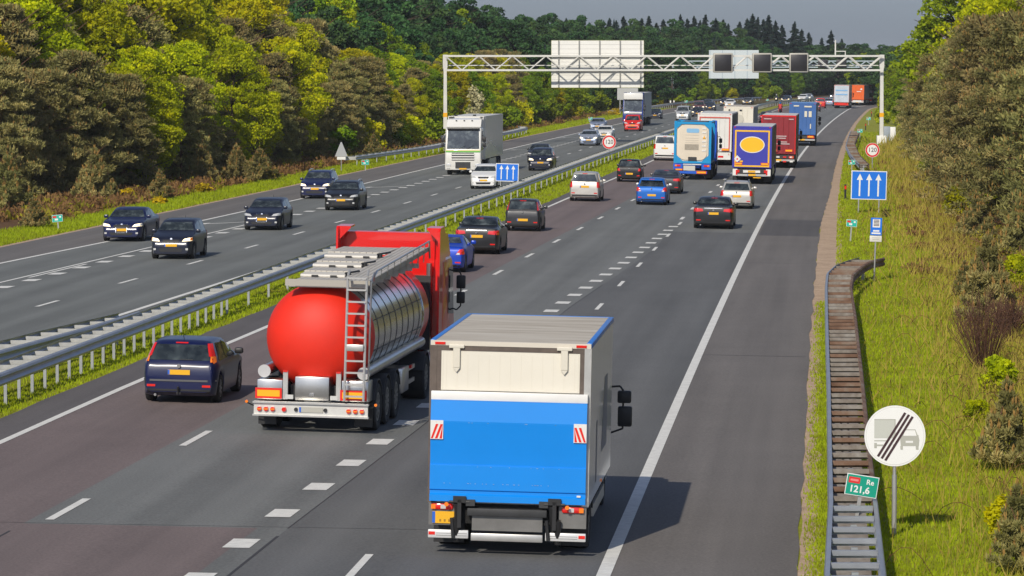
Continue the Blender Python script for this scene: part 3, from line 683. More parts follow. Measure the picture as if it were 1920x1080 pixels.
    if typ in ('hatch', 'wagon', 'mpv'):
        v, f = patch(bv, [(0, zt(r0) + .02), (.30, zt(r0) + .02), (.30, zt(r0) + .035), (0, zt(r0) + .035)], 'rear', 3, 1, .02); d = MB(); d.add(v, f); d.build('wiper', BLK, e, fix=False)
    pz = platez or (.50 * H if rear in ('pillar', 'wide', 'tri', 'high', 'tall') else .40 * H)
    number_plate(e, bv.ray_cast(Vector((0, -12, pz)), Vector((0, 1, 0)))[0].y - .012, pz, -1)
    ex = MB(); ex.tube((-hw * .62, -L / 2 + .12, .20), (-hw * .62, -L / 2 - .02, .20), .03, n=10); ex.build('exhaust', STEEL, e)
    if tow:
        tb_ = MB(); tb_.box(-.05, .05, -L / 2 - .03, -L / 2 + .1, .22, .27); tb_.tube((0, -L / 2 - .05, .24), (0, -L / 2 - .08, .36), .018, n=8); tb_.tube((0, -L / 2 - .085, .35), (0, -L / 2 - .085, .40), .026, n=8); tb_.build('tow_hook', BLK, e)
    # lamps and grille, front
    hz = S.top(.955) ; zb0 = .40 * H
    hm = HEADL if lit else CLRL
    dec('headlight', [(hw * .52, .455 * H), (hw * .94, .475 * H), (hw * .93, .555 * H), (hw * .62, .52 * H)], 'front', hm, both=True, n=6, off=.014)
    dec('turn_signal', [(hw * .86, .48 * H), (hw * .95, .485 * H), (hw * .94, .55 * H), (hw * .87, .545 * H)], 'front', ORL if front == 'amber' else CLRL, both=True, n=2, k=2, off=.02)
    gr = dec('grille', [(-hw * .36, .435 * H), (hw * .36, .435 * H), (hw * .40, .50 * H), (-hw * .40, .50 * H)], 'front', BLK, n=8, k=2, off=.014)
    if front == 'frame':
        for q in ([(-hw * .28, .515 * H), (hw * .28, .515 * H), (hw * .28, .523 * H), (-hw * .28, .523 * H)], [(-hw * .22, .27 * H), (hw * .22, .27 * H), (hw * .22, .285 * H), (-hw * .22, .285 * H)],
                  [(-hw * .28, .28 * H), (-hw * .25, .28 * H), (-hw * .26, .53 * H), (-hw * .29, .53 * H)], [(hw * .25, .28 * H), (hw * .28, .28 * H), (hw * .29, .53 * H), (hw * .26, .53 * H)]):
            dec('grille_frame', q, 'front', CHROME, n=4, k=2, off=.02)
        dec('grille', [(-hw * .25, .29 * H), (hw * .25, .29 * H), (hw * .26, .51 * H), (-hw * .26, .51 * H)], 'front', BLK, n=4, k=3, off=.012)
    elif front == 'bar':
        dec('grille_bar', [(-hw * .30, .478 * H), (hw * .30, .478 * H), (hw * .30, .486 * H), (-hw * .30, .486 * H)], 'front', CHROME, n=6, k=1, off=.022)
    dec('air_intake', [(-hw * .50, .20 * H), (hw * .50, .20 * H), (hw * .56, .285 * H), (-hw * .56, .285 * H)], 'front', BLK, n=8, k=2, off=.010)
    dec('fog_light', [(hw * .70, .24 * H), (hw * .80, .24 * H), (hw * .80, .29 * H), (hw * .70, .29 * H)], 'front', CLRL, both=True, n=2, k=2, off=.014)
    h = bv.ray_cast(Vector((0, 12, .365 * H)), Vector((0, -1, 0)))[0].y
    number_plate(e, h + .016, .365 * H, +1)
    h = bv.ray_cast(Vector((0, 12, .515 * H)), Vector((0, -1, 0)))[0].y
    bd = MB(); bd.tube((0, h - .02, .515 * H), (0, h + .016, .52 * H), .045, n=12); bd.build('badge', CHROME, e)
    # mirrors, handles, seams
    ym = y2(t1 - .03)
    for s_ in (1, -1):
        mb = MB(); mb.box(s_ * hw * .93 if s_ > 0 else -hw * .93 - .20, s_ * hw * .93 + .20 if s_ > 0 else -hw * .93, ym - .07, ym + .07, B + .02, B + .16, bev=.045)
        mb.build('wing_mirror', mirror or col, e, smooth=True)
    for t in (.43, .27) if typ not in ('coupe',) else (.44,):
        dec('door_handle', [(y2(t), B - .12), (y2(t) + .15, B - .12), (y2(t) + .15, B - .09), (y2(t), B - .09)], 'right', col if not chrome else CHROME, both=True, n=2, k=1, off=.03)
    for t in (.33, .50, .69) if typ not in ('coupe',) else (.42, .69):
        dec('door_seam', [(y2(t), .26), (y2(t) + .012, .26), (y2(t) + .012, B - .01), (y2(t), B - .01)], 'right', BLK, both=True, n=1, k=6, off=.003)
    if rails:
        for s_ in (1, -1):
            rb = MB(); xr = s_ * hw * .70
            pts = [(xr, y2(t), S.top(t) + dz) for t, dz in ((.10, -.02), (.14, .045), (.30, .05), (.46, .045), (.52, -.02))]
            rb.path(pts, .022, 8); rb.build('roof_rail', rails, e, smooth=True)
    if spoiler:
        sp = MB(); sp.box(-hw * .66, hw * .66, y2(r1) - .22, y2(r1) + .05, zt(r1) - .03, zt(r1) + .01, bev=.012); sp.build('spoiler', col, e)
    an = MB(); an.tube((0, y2(.16 if typ != 'sedan' else .3), S.top(.16 if typ != 'sedan' else .3) - .02), (0, y2(.13 if typ != 'sedan' else .27), S.top(.16 if typ != 'sedan' else .3) + .10), .008, n=5); an.build('aerial', BLK, e)
    ub = MB(); ub.box(-hw * .80, hw * .80, -L / 2 + .15, L / 2 - .2, .19, .42); ub.build('underbody', UNDER, e)
    for a in S.ax:
        for s_ in (1, -1): wheel(e, s_ * (hw - .115), a - L / 2, rw, .205, rimm)
    if bars:
        cb = MB()
    return e
P_NAVY = paint('navy', (.004, .008, .055), .0, .25); P_BLACK = paint('black', (.008, .008, .009)); P_DGREY = paint('dark_grey', (.035, .036, .040), .6); P_DNAVY = paint('dark_navy', (.010, .013, .030))
P_BLUE = paint('bright_blue', (.003, .045, .42), .3); P_MBLUE = paint('mid_blue', (.005, .12, .48), .4); P_SILVER = paint('silver', (.50, .51, .52), .75, .3); P_SILV2 = paint('warm_silver', (.52, .50, .46), .7, .3)
P_WHITE = paint('white', (.74, .74, .72), 0, .3); P_RED = paint('red', (.62, .015, .008), 0, .3); P_SBLUE = paint('silver_blue', (.26, .31, .42), .6, .3); P_BROWN = paint('brown_red', (.18, .07, .06), .4)
T_GREY = mat('bumper_trim_grey', (.10, .10, .105), .5)
GA = 'cars driving away from the camera on the near carriageway'; GO = 'cars coming towards the camera on the far carriageway'
make_car('hatch', 4.15, 1.71, 1.43, P_NAVY, 'navy blue hatchback in the near left lane, left of the tanker, with a tow hook', 345, 752, 1, 'hatchback', GA, rear='pillar', trim=T_GREY, tow=True, mirror=BLK, platez=.50 * 1.43)
make_car('coupe', 4.31, 1.82, 1.33, P_BLUE, 'bright blue low coupe half hidden by the red tanker cab', 828, 509, 1, 'coupe', GA, rear='tri', rw=.33, mirror=P_BLUE)
make_car('sedan', 4.64, 1.78, 1.46, P_BLACK, 'black saloon in the left lane just ahead of the bright blue coupe', 897, 475, 1, 'saloon_car', GA, rear='wide', chrome=True)
make_car('hatch', 3.45, 1.63, 1.47, P_DGREY, 'small dark grey hatchback ahead of the black saloon in the left lane', 981, 433, 1, 'hatchback', GA, rear='high', platez=.36 * 1.47)
make_car('mpv', 4.05, 1.70, 1.64, P_SILV2, 'silver people carrier beside the median barrier', 1097, 377, 1, 'people_carrier', GA, rear='tall')
make_car('hatch', 3.42, 1.62, 1.47, P_BLACK, 'dark small hatchback ahead of the silver people carrier', 1180, 341, 1, 'hatchback', GA, rear='small', platez=.37 * 1.47)
make_car('hatch', 4.03, 1.71, 1.49, P_MBLUE, 'mid blue hatchback in the middle lane', 1222, 384, 1, 'hatchback', GA, rear='tri', platez=.37 * 1.49, spoiler=True, mirror=P_SILVER)
make_car('coupe', 4.5, 1.82, 1.40, P_DGREY, 'dark grey coupe with silver strip just ahead of the blue hatchback', 1248, 363, 1, 'coupe', GA, rear='wide', chrome=True, platez=.36 * 1.4)
make_car('sedan', 5.05, 1.90, 1.48, P_BLACK, 'large black saloon in the right lane, nearest car behind the lorries', 1338, 428, 1, 'saloon_car', GA, rear='wide', chrome=True, rw=.34)
make_car('wagon', 4.5, 1.76, 1.50, P_SILV2, 'silver estate car with roof rails behind the blue and yellow lorry', 1381, 391, 1, 'estate_car', GA, rear='tall', rails=CHROME, platez=.46 * 1.5)
make_car('van', 4.8, 1.82, 1.97, P_WHITE, 'white minibus beside the tank container lorry', 1247, 301, 1, 'minibus', GA, rear='tall', cat='van')
make_car('hatch', 4.2, 1.78, 1.62, P_DGREY, 'dark car seen over the roof of the dark red lorry', 1480, 247, 1, 'hatchback', GA, rear='tall')
make_car('hatch', 4.2, 1.75, 1.5, P_DNAVY, 'dark car between the cream lorry and the dark red lorry', 1437, 231, 1, 'hatchback', GA)
make_car('mpv', 4.2, 1.75, 1.75, P_RED, 'distant red car left of the far white lorry', 1538, 203, 1, 'people_carrier', GA, rear='tall')
make_car('hatch', 4.1, 1.72, 1.45, P_SBLUE, 'distant grey-blue car between red car and far white lorry', 1554, 199, 1, 'hatchback', GA)
make_car('mpv', 4.3, 1.78, 1.75, P_DGREY, 'distant grey people carrier hidden behind the far white lorry', 1562, 195, 1, 'people_carrier', GA)
make_car('hatch', 4.1, 1.72, 1.5, P_DGREY, 'dark car peeping out right of the blue lorry', 1528, 209, 1, 'hatchback', GA)
make_car('mpv', 4.3, 1.8, 1.6, P_SBLUE, 'farthest grey-blue car right of the distant red lorry', 1640, 188, 1, 'people_carrier', GA)
# far carriageway
make_car('sedan', 4.62, 1.81, 1.44, P_NAVY, 'navy saloon with twin grille, leftmost oncoming car', 234, 452, -1, 'saloon_car', GO, front='frame', lit=True, rw=.325)
make_car('hatch', 3.94, 1.695, 1.55, P_DNAVY, 'dark tall hatchback with orange indicators, nearest oncoming car', 326, 485, -1, 'hatchback', GO, front='amber', lit=True)
make_car('hatch', 4.29, 1.77, 1.45, P_DNAVY, 'dark hatchback with large chrome-framed grille in middle of far carriageway', 495, 431, -1, 'hatchback', GO, front='frame', rw=.325)
make_car('wagon', 4.5, 1.78, 1.58, P_NAVY, 'navy estate car with silver roof rails, oncoming beside the left verge', 593, 372, -1, 'estate_car', GO, rails=CHROME, lit=True)
make_car('hatch', 4.36, 1.81, 1.52, P_BLACK, 'black hatchback oncoming just in front of the navy estate car', 642, 394, -1, 'hatchback', GO, rails=CHROME)
make_car('hatch', 4.0, 1.69, 1.50, P_WHITE, 'white hatchback half behind the blue three-arrow median sign', 908, 354, -1, 'hatchback', GO)
make_car('mpv', 4.1, 1.77, 1.64, P_DNAVY, 'dark people carrier right of the white lorry', 1014, 320, -1, 'people_carrier', GO, lit=True)
make_car('sedan', 4.5, 1.75, 1.45, P_DGREY, 'dark saloon hidden behind the dark people carrier', 1010, 305, -1, 'saloon_car', GO)
make_car('hatch', 4.4, 1.76, 1.48, P_SBLUE, 'silver-blue saloon left of the round 120 median sign', 1104, 273, -1, 'saloon_car', GO, lit=True)
make_car('sedan', 4.5, 1.75, 1.42, P_WHITE, 'white saloon right behind the silver-blue saloon', 1133, 262, -1, 'saloon_car', GO)
make_car('sedan', 4.6, 1.78, 1.45, P_SBLUE, 'pale silver-blue saloon next to far green marker sign', 1120, 245, -1, 'saloon_car', GO)
make_car('van', 4.75, 1.90, 1.88, P_RED, 'red van in front of the blue and white lorry', 1186, 246, -1, 'van', GO, cat='van', front='plain')
make_car('sedan', 4.5, 1.76, 1.42, P_DNAVY, 'dark navy saloon right of the blue and white lorry', 1228, 223, -1, 'saloon_car', GO)
make_car('van', 4.8, 1.88, 1.98, P_SILVER, 'silver minibus oncoming above the tank container lorry', 1280, 226, -1, 'minibus', GO, cat='van')
make_car('mpv', 4.6, 1.85, 1.9, P_BROWN, 'brown-red off-roader on the far carriageway', 1310, 212, -1, 'off_roader', GO, lit=True)
make_car('sedan', 4.5, 1.76, 1.42, P_DNAVY, 'dark saloon just in front of the brown-red off-roader', 1308, 219, -1, 'saloon_car', GO, lit=True)
make_car('hatch', 4.2, 1.75, 1.46, P_DNAVY, 'dark hatchback right of the brown-red off-roader', 1331, 208, -1, 'hatchback', GO, lit=True)
make_car('hatch', 4.2, 1.75, 1.5, P_DGREY, 'dark hatchback farther behind the brown-red off-roader', 1326, 202, -1, 'hatchback', GO)
make_car('hatch', 4.2, 1.75, 1.5, P_DNAVY, 'distant dark hatchback left of the distant white saloon', 1359, 199, -1, 'hatchback', GO, lit=True)
make_car('sedan', 4.5, 1.78, 1.4, P_WHITE, 'distant white saloon above the cream lorry', 1368, 201, -1, 'saloon_car', GO)
make_car('sedan', 4.5, 1.78, 1.43, P_DNAVY, 'distant dark saloon alone right of the white saloon', 1401, 197, -1, 'saloon_car', GO, lit=True)
make_car('hatch', 4.2, 1.75, 1.5, P_DNAVY, 'distant dark hatchback right of the motorcyclist', 1473, 193, -1, 'hatchback', GO, lit=True)
make_car('hatch', 4.2, 1.75, 1.5, P_WHITE, 'farthest oncoming white hatchback', 1504, 190.5, -1, 'hatchback', GO)
make_car('sedan', 4.2, 1.75, 1.5, P_SILVER, 'farthest oncoming grey saloon beside the white hatchback', 1513, 189.5, -1, 'saloon_car', GO, lit=True)
# ------------------------------------------------------------ lorries
GL = 'lorries and trucks in the traffic'
BLUE_T = mat('tail_lift_blue', (.0, .235, .74), .38, .0, coat=.2, var=.04, vscale=1.2)
CREAM = mat('door_cream', (.72, .68, .58), .45, var=.05, vscale=1.0); ROOFM = ramp_mat('dirty_roof', [(.38, .33, .26), (.52, .47, .39), (.60, .56, .48)], 1.0, rough=.7, stretch=(.6, 3.2, 1), detail=9)
GREYM = mat('grey_steel', (.20, .195, .185), .45, .5, var=.15, vscale=4); SEALM = mat('door_seal', (.11, .085, .07), .7, var=.3, vscale=5)
SIDEG = mat('trailer_side_grey', (.40, .41, .42), .35, .1, var=.08, vscale=.5); RB = mat('rail_blue', (.02, .18, .60), .35)
LR_RED = mat('sticker_red', (.72, .02, .01), .35); LY = mat('sticker_yellow', (.85, .42, .01), .35)
GLOSSR = mat('lorry_red', (.70, .006, .004), .30, 0, coat=.6); RUBB = TYRE; FEND = mat('fender_grey', (.035, .037, .042), .55)
DARKF = mat('chassis_dark', (.030, .031, .033), .6, var=.3, vscale=4); WHITES = mat('lorry_white', (.72, .71, .67), .35, 0, coat=.6, var=.06, vscale=.7)
ALU = mat('aluminium', (.58, .57, .54), .38, .7, var=.12, vscale=4)
MIRT = ramp_mat('polished_tank', [(.52, .52, .52), (.68, .68, .66)], .6, rough=.20); MIRT.node_tree.nodes['Principled BSDF'].inputs['Metallic'].default_value = 1.0

def truck_root(label, name, px, py, sgn, cat='lorry', extra=0.0, group=GL):
    g = G(px, py); hd = HEAD(g.y) + (math.pi if sgn < 0 else 0) + extra
    e = empty(name, label, cat, group, g, hd, .02 if (g.x - RX(g.y)) > -14 else 0); return e
def part(nm, m, parent, fn, smooth=False, fix=True):
    b = MB(); fn(b); return b.build(nm, m, parent, smooth=smooth, fix=fix)
def bx(nm, m, parent, *a, bev=0.0): return part(nm, m, parent, lambda b: b.box(*a, bev=bev), smooth=bev > 0)
def lens(parent, x, y, z, r, m=REDL, nm='tail_light', d=.05):
    return part(nm, m, parent, lambda b: b.tube((x, y + .02, z), (x, y - d, z), r, r * .8, 14), True)
def retro(parent, x0, x1, y, z0, z1, nm='marker_plate'):
    b = MB(); b.box(x0, x1, y - .01, y + .01, z0, z1, 0); t = (z1 - z0) * .2; b.box(x0 + t, x1 - t, y - .013, y + .012, z0 + t, z1 - t, 1)
    return b.build(nm, [LR_RED, LY], parent)
def hazard(parent, x, y, z, w, h, flip=1):
    b = MB(); b.box(x - w / 2, x + w / 2, y - .006, y + .01, z - h / 2, z + h / 2, 0)
    z0, z1 = z - h / 2 + .01, z + h / 2 - h * .2
    for k in range(3):
        a = x - w / 2 + .02 + k * w * .36 - w * .1; s = w * .42; wd = w * .2
        q = [(a, z0), (a + wd, z0), (a + wd + s, z1), (a + s, z1)]
        if flip < 0: q = [(2 * x - p[0], p[1]) for p in q]
        q = [(min(max(p[0], x - w / 2 + .008), x + w / 2 - .008), p[1]) for p in q]
        b.add([(p[0], y - .009, p[1]) for p in q], [(0, 1, 2, 3)], 1)
    return b.build('hazard_sticker', [WHT, LR_RED], parent, fix=False)
def mudflap(parent, x0, x1, y, z0, z1): return bx('mud_flap', BLK, parent, x0, x1, y, y + .02, z0, z1)
def twheels(parent, ys, xo, r=.50, w=.34, rimm=None, dual=False):
    for y in ys:
        for s in (1, -1): wheel(parent, s * (xo - w / 2), y, r, w, rimm or GREYM, .58, spokes=10)
def fender(parent, s, x0, x1, y, r, m=None, a0=20, a1=160):
    b = MB(); n = 12; R = r + .07; xs = sorted((s * x0, s * x1)); V = []
    for i in range(n + 1):
        t = R_(a0 + (a1 - a0) * i / n)
        for x in xs:
            for rr in (R, R + .02): V.append((x, y + math.cos(t) * rr, r + math.sin(t) * rr))
    F = []
    for i in range(n):
        o = i * 4; F += [(o, o + 2, o + 6, o + 4), (o + 1, o + 5, o + 7, o + 3), (o, o + 4, o + 5, o + 1), (o + 2, o + 3, o + 7, o + 6)]
    F += [(0, 1, 3, 2), (n * 4, n * 4 + 2, n * 4 + 3, n * 4 + 1)]
    b.add(V, F); return b.build('mudguard', m or FEND, parent, smooth=True)
def truck_mirror(parent, s, hw, y, z, big=1.0):
    b = MB(); x = s * (hw + .20)
    b.path([(s * hw, y, z + .55), (s * (hw + .14), y, z + .57), (x, y, z + .45), (x, y, z - .30), (s * (hw + .1), y, z - .40), (s * hw, y, z - .36)], .018, 7)
    o = b.build('mirror_arm', BLK, parent)
    xs = sorted((x - s * .11, x + s * .11))
    bx('mirror', BLK, o, xs[0], xs[1], y - .06, y + .06, z + .12, z + .44 * big, bev=.03)
    bx('mirror', BLK, o, xs[0] + .01, xs[1] - .01, y - .06, y + .06, z - .24, z + .04, bev=.03)
    return o
def cab(root, y0, H, m, W=2.46, L=2.2, z0=.55, deflector=True, lower=None, mirrors=True):
    """tractor cab with its back wall at y0, nose at y0+L"""
    hw = W / 2; zr = H - (.75 if deflector else 0)
    prof = [(y0, z0 + .45), (y0, zr - .04), (y0 + .06, zr), (y0 + L * .72, zr), (y0 + L * .80, zr - .10), (y0 + L * .97, z0 + 1.15), (y0 + L, z0 + 1.0), (y0 + L, z0 - .05), (y0 + L - .1, z0 - .22), (y0 + L * .78, z0 - .22), (y0 + L * .72, z0 + .45)]
    bm = bmesh.new(); vs = [[bm.verts.new((x, p[0], p[1])) for p in prof] for x in (-hw, hw)]
    n = len(prof)
    for i in range(n): bm.faces.new((vs[0][i], vs[0][(i + 1) % n], vs[1][(i + 1) % n], vs[1][i]))
    bm.faces.new(vs[0][::-1]); bm.faces.new(vs[1]); bmesh.ops.recalc_face_normals(bm, faces=bm.faces)
    ed = [e for e in bm.edges if abs(e.verts[0].co.x - e.verts[1].co.x) < .01 and max(v.co.z for v in e.verts) > z0 + .5]
    bmesh.ops.bevel(bm, geom=ed, offset=.12, segments=4, profile=.5, affect='EDGES')
    b = MB(); b.bm(bm); V, F = list(b.v), list(b.f); bm.free()
    c = b.build('cab', m, root, smooth=True)
    bv = BVHTree.FromPolygons([Vector(v) for v in V], F)
    def dec(nm, q, view, mm, n=6, k=4, off=.012, par=c):
        v, f = patch(bv, q, view, n, k, off); d = MB(); d.add(v, f); return d.build(nm, mm, par, smooth=True, fix=False)
    dec('windscreen', [(-hw * .90, z0 + 1.18), (hw * .90, z0 + 1.18), (hw * .86, zr - .16), (-hw * .86, zr - .16)], 'front', GLASS, n=10)
    for vw in ('right', 'left'):
        dec('side_window', [(y0 + L * .45, z0 + 1.12), (y0 + L * .88, z0 + 1.05), (y0 + L * .77, zr - .28), (y0 + L * .45, zr - .28)], vw, GLASS)
        dec('door_seam', [(y0 + L * .40, z0 + .0), (y0 + L * .408, z0 + .0), (y0 + L * .408, zr - .2), (y0 + L * .40, zr - .2)], vw, BLK, 1, 6, .004)
        dec('step', [(y0 + L * .52, z0 - .15), (y0 + L * .80, z0 - .15), (y0 + L * .80, z0 - .02), (y0 + L * .52, z0 - .02)], vw, BLK, 3, 1, .012)
    if deflector:
        d = MB(); yb = y0 + .02
        for s in (-1, 1):        # side wings that sweep up to the roof edge
            xs = sorted((s * (hw - .01), s * (hw - .06)))
            d.prism([(yb - .55, z0 + .6), (yb + .5, z0 + .6), (yb + .5, H - .25), (yb + .2, H), (yb - .47, H - .02), (yb - .55, H - .10)], 'x', xs[0], xs[1])
            xs = sorted((s * (hw - .06), s * (hw - .34)))
            d.prism([(yb - .45, H - .02), (yb + .2, H), (yb + .2, H - .04), (yb - .45, H - .06)], 'x', xs[0], xs[1])
            d.add([(s * (hw - .06), yb - .45, H - .35), (s * (hw - .06), yb - .45, H - .06), (s * (hw - .34), yb - .45, H - .06)], [(0, 1, 2)])
        d.prism([(yb + .0, zr - .05), (yb + .0, H - .17), (yb + .25, H - .15), (y0 + L * .55, H - .22), (y0 + L * .78, zr + .02), (y0 + L * .7, zr - .05)], 'x', -hw + .06, hw - .06)
        d.build('roof_deflector', m, c)
        for x in (-.55, 0, .55):
            bx('roof_lamp', DARKF, c, x - .05, x + .05, y0 + L * .60, y0 + L * .64, H - .32, H - .26)
    for s in ((-1, 1) if mirrors else ()): truck_mirror(c, s, hw, y0 + L * .82, z0 + 1.55)
    # nose
    yf = y0 + L
    bx('grille', DARKF, c, -hw * .62, hw * .62, yf - .02, yf + .012, z0 + .38, z0 + .92)
    for k in range(3): bx('grille_bar', lower or m, c, -hw * .66, hw * .66, yf + .013, yf + .05, z0 + .44 + k * .17, z0 + .52 + k * .17)
    bx('grille', DARKF, c, -hw * .42, hw * .42, yf - .02, yf + .012, z0 - .16, z0 + .28)
    bx('bumper', lower or m, c, -hw, hw, yf - .30, yf - .021, z0 - .27, z0 + .32, bev=.05)
    for s in (-1, 1):
        xs = sorted((s * hw * .66, s * hw * .93)); bx('headlight', CLRL, c, xs[0], xs[1], yf - .02, yf + .015, z0 - .02, z0 + .16, bev=.012)
        xs = sorted((s * hw * .72, s * hw * .90)); bx('fog_light', CLRL, c, xs[0], xs[1], yf - .02, yf + .012, z0 - .18, z0 - .09)
    b2 = MB(); b2.box(-.26, .26, yf + .012, yf + .03, z0 - .24, z0 - .14); b2.build('number_plate', PLATE, c)
    bx('sun_visor', BLK, c, -hw * .9, hw * .9, y0 + L * .78, y0 + L * .90, zr - .16, zr - .06, bev=.02)
    for x in (-.3, .25): part('wiper', BLK, c, lambda b: b.tube((x, yf * 1.0 - .02, z0 + 1.2), (x - .45, yf - .12, z0 + 1.42), .012, n=5))
    return c
def tractor_chassis(root, y_rear, y_front, m=None):
    bx('chassis', DARKF, root, -.45, .45, y_rear - .7, y_front + .5, .65, .95)
    twheels(root, (y_front,), 1.22, .50, .32); twheels(root, (y_rear,), 1.24, .50, .56)
    for s in (1, -1): fender(root, s, .66, 1.24, y_rear, .5); fender(root, s, .88, 1.22, y_front, .5, a0=10, a1=170)
    for s in (1, -1):
        part('fuel_tank', ALU, root, lambda b: b.tube((s * .92, y_rear + .75, .62), (s * .92, y_front - .8, .62), .30, n=16), True)

# --- white and blue box truck (nearest)
e = truck_root('white rigid box truck with bright blue tail lift, nearest vehicle', 'box_truck', 963, 1022, 1, 'truck'); e.scale = (1.02, 1.02, 1.0)
yb, yf, hw, zt_, zb_ = -1.30, 4.75, 1.25, 3.40, .82
bx('cargo_box', WHITES, e, -hw, hw, yb + .06, yf, .80, zt_ - .05)
bx('roof', ROOFM, e, -hw + .07, hw - .07, yb + .05, yf - .03, zt_ - .05, zt_ + .004)
for s in (1, -1):
    xs = sorted((s * (hw - .075), s * (hw + .012))); bx('roof_rail', RB, e, xs[0], xs[1], yb + .06, yf, zt_ - .07, zt_ + .015, bev=.012)
    xs = sorted((s * (hw - .10), s * (hw + .008))); bx('rear_post', SEALM if s < 0 else ALU, e, xs[0], xs[1], yb, yb + .06, .82, zt_ - .07)
    xs = sorted((s * (hw - .17), s * (hw - .10))); bx('door_seal', SEALM, e, xs[0], xs[1], yb + .008, yb + .06, 2.60, zt_ - .14)
bx('roof_rail', RB, e, -hw, hw, yf - .03, yf + .02, zt_ - .07, zt_ + .012)
bx('rear_header', mat('header_cream', (.62, .57, .48), .5), e, -hw + .0, hw, yb - .006, yb + .055, zt_ - .07, zt_ + .006)
bx('door_seal', SEALM, e, -hw + .10, hw - .10, yb + .004, yb + .055, zt_ - .15, zt_ - .07)
d = MB(); d.box(-hw + .17, hw - .17, yb + .012, yb + .055, 2.62, zt_ - .15, 0)
for k in range(13): x = -hw + .25 + k * (2 * hw - .5) / 12; d.box(x - .004, x + .004, yb + .009, yb + .0119, 2.66, zt_ - .20, 1)
for xx in (-hw + .19, hw - .2): d.box(xx, xx + .012, yb + .009, yb + .0119, 2.64, zt_ - .17, 1)
d.build('rear_door', [CREAM, mat('door_groove', (.685, .645, .545), .5)], e)
for x in (-.84, .84):
    h_ = MB(); h_.box(x - .12, x + .12, yb - .04, yb - .005, zt_ - .11, zt_ - .05, bev=.012); h_.box(x - .055, x + .055, yb - .035, yb - .004, zt_ - .42, zt_ - .08, bev=.01); h_.prism([(x - .055, zt_ - .42), (x, zt_ - .49), (x + .055, zt_ - .42)], 'y', yb - .03, yb - .004); h_.build('door_hinge', mat('hinge_cream', (.66, .62, .52), .45), e)
for x in (-1.1, 1.1): bx('marker_light', REDL, e, x - .08, x + .08, yb - .02, yb + .0, zt_ - .055, zt_ - .015)
bx('tail_lift_top', mat('lift_white', (.78, .77, .74), .35, var=.05, vscale=3), e, -hw + .03, hw - .03, yb - .10, yb - .02, 2.47, 2.61, bev=.01)
# the lift platform: slightly folded aluminium panels, painted blue
tl = MB(); zz = [(.86, .0), (.96, .0), (.985, .030), (1.03, .030), (1.05, .0), (1.15, .0), (1.435, -.002), (1.445, .022), (1.62, .010), (1.80, -.005), (1.98, -.020), (2.11, -.032), (2.14, -.034), (2.47, 0.0)]
V = [(x, yb - .115 + dy, z) for z, dy in zz for x in (-hw + .035, hw - .035)]; V2 = [(x, yb - .03, z) for z in (.86, 2.47) for x in (-hw + .035, hw - .035)]
tl.add(V, [(2 * i, 2 * i + 1, 2 * i + 3, 2 * i + 2) for i in range(len(zz) - 1)]); o = len(tl.v)
tl.add(V2, [(0, 2, 3, 1)]); n_ = len(zz) - 1
tl.f += [(0, o, o + 1, 1), (2 * n_, 2 * n_ + 1, o + 3, o + 2), tuple([2 * i for i in range(n_ + 1)] + [o + 2, o]), tuple([2 * i + 1 for i in range(n_ + 1)][::-1] + [o + 1, o + 3])]; tl.m += [0] * 4
lift = tl.build('tail_lift', BLUE_T, e, fix=True)
rn = random.Random(3); rv = MB()
for z_, n2 in ((2.12, 9), (1.42, 8), (1.15, 26)):
    for _ in range(n2): x = rn.uniform(-1.15, .7 if z_ < 1.2 else 1.1); rv.box(x - rn.uniform(.004, .012), x + .005, yb - (.152 if z_ > 2 else .121), yb - .10, z_ - .003, z_ + .003)
rv.build('rivets', ALU, lift)
hazard(e, -hw + .135, yb - .146, 2.00, .20, .30, 1); hazard(e, hw - .135, yb - .146, 2.00, .20, .30, -1)
bx('lift_label', WHT, lift, 1.08, 1.14, yb - .125, yb - .11, .98, 1.01)
bx('under_panel', UNDER, e, -hw + .05, hw - .05, yb + .02, yb + .5, .50, .82)
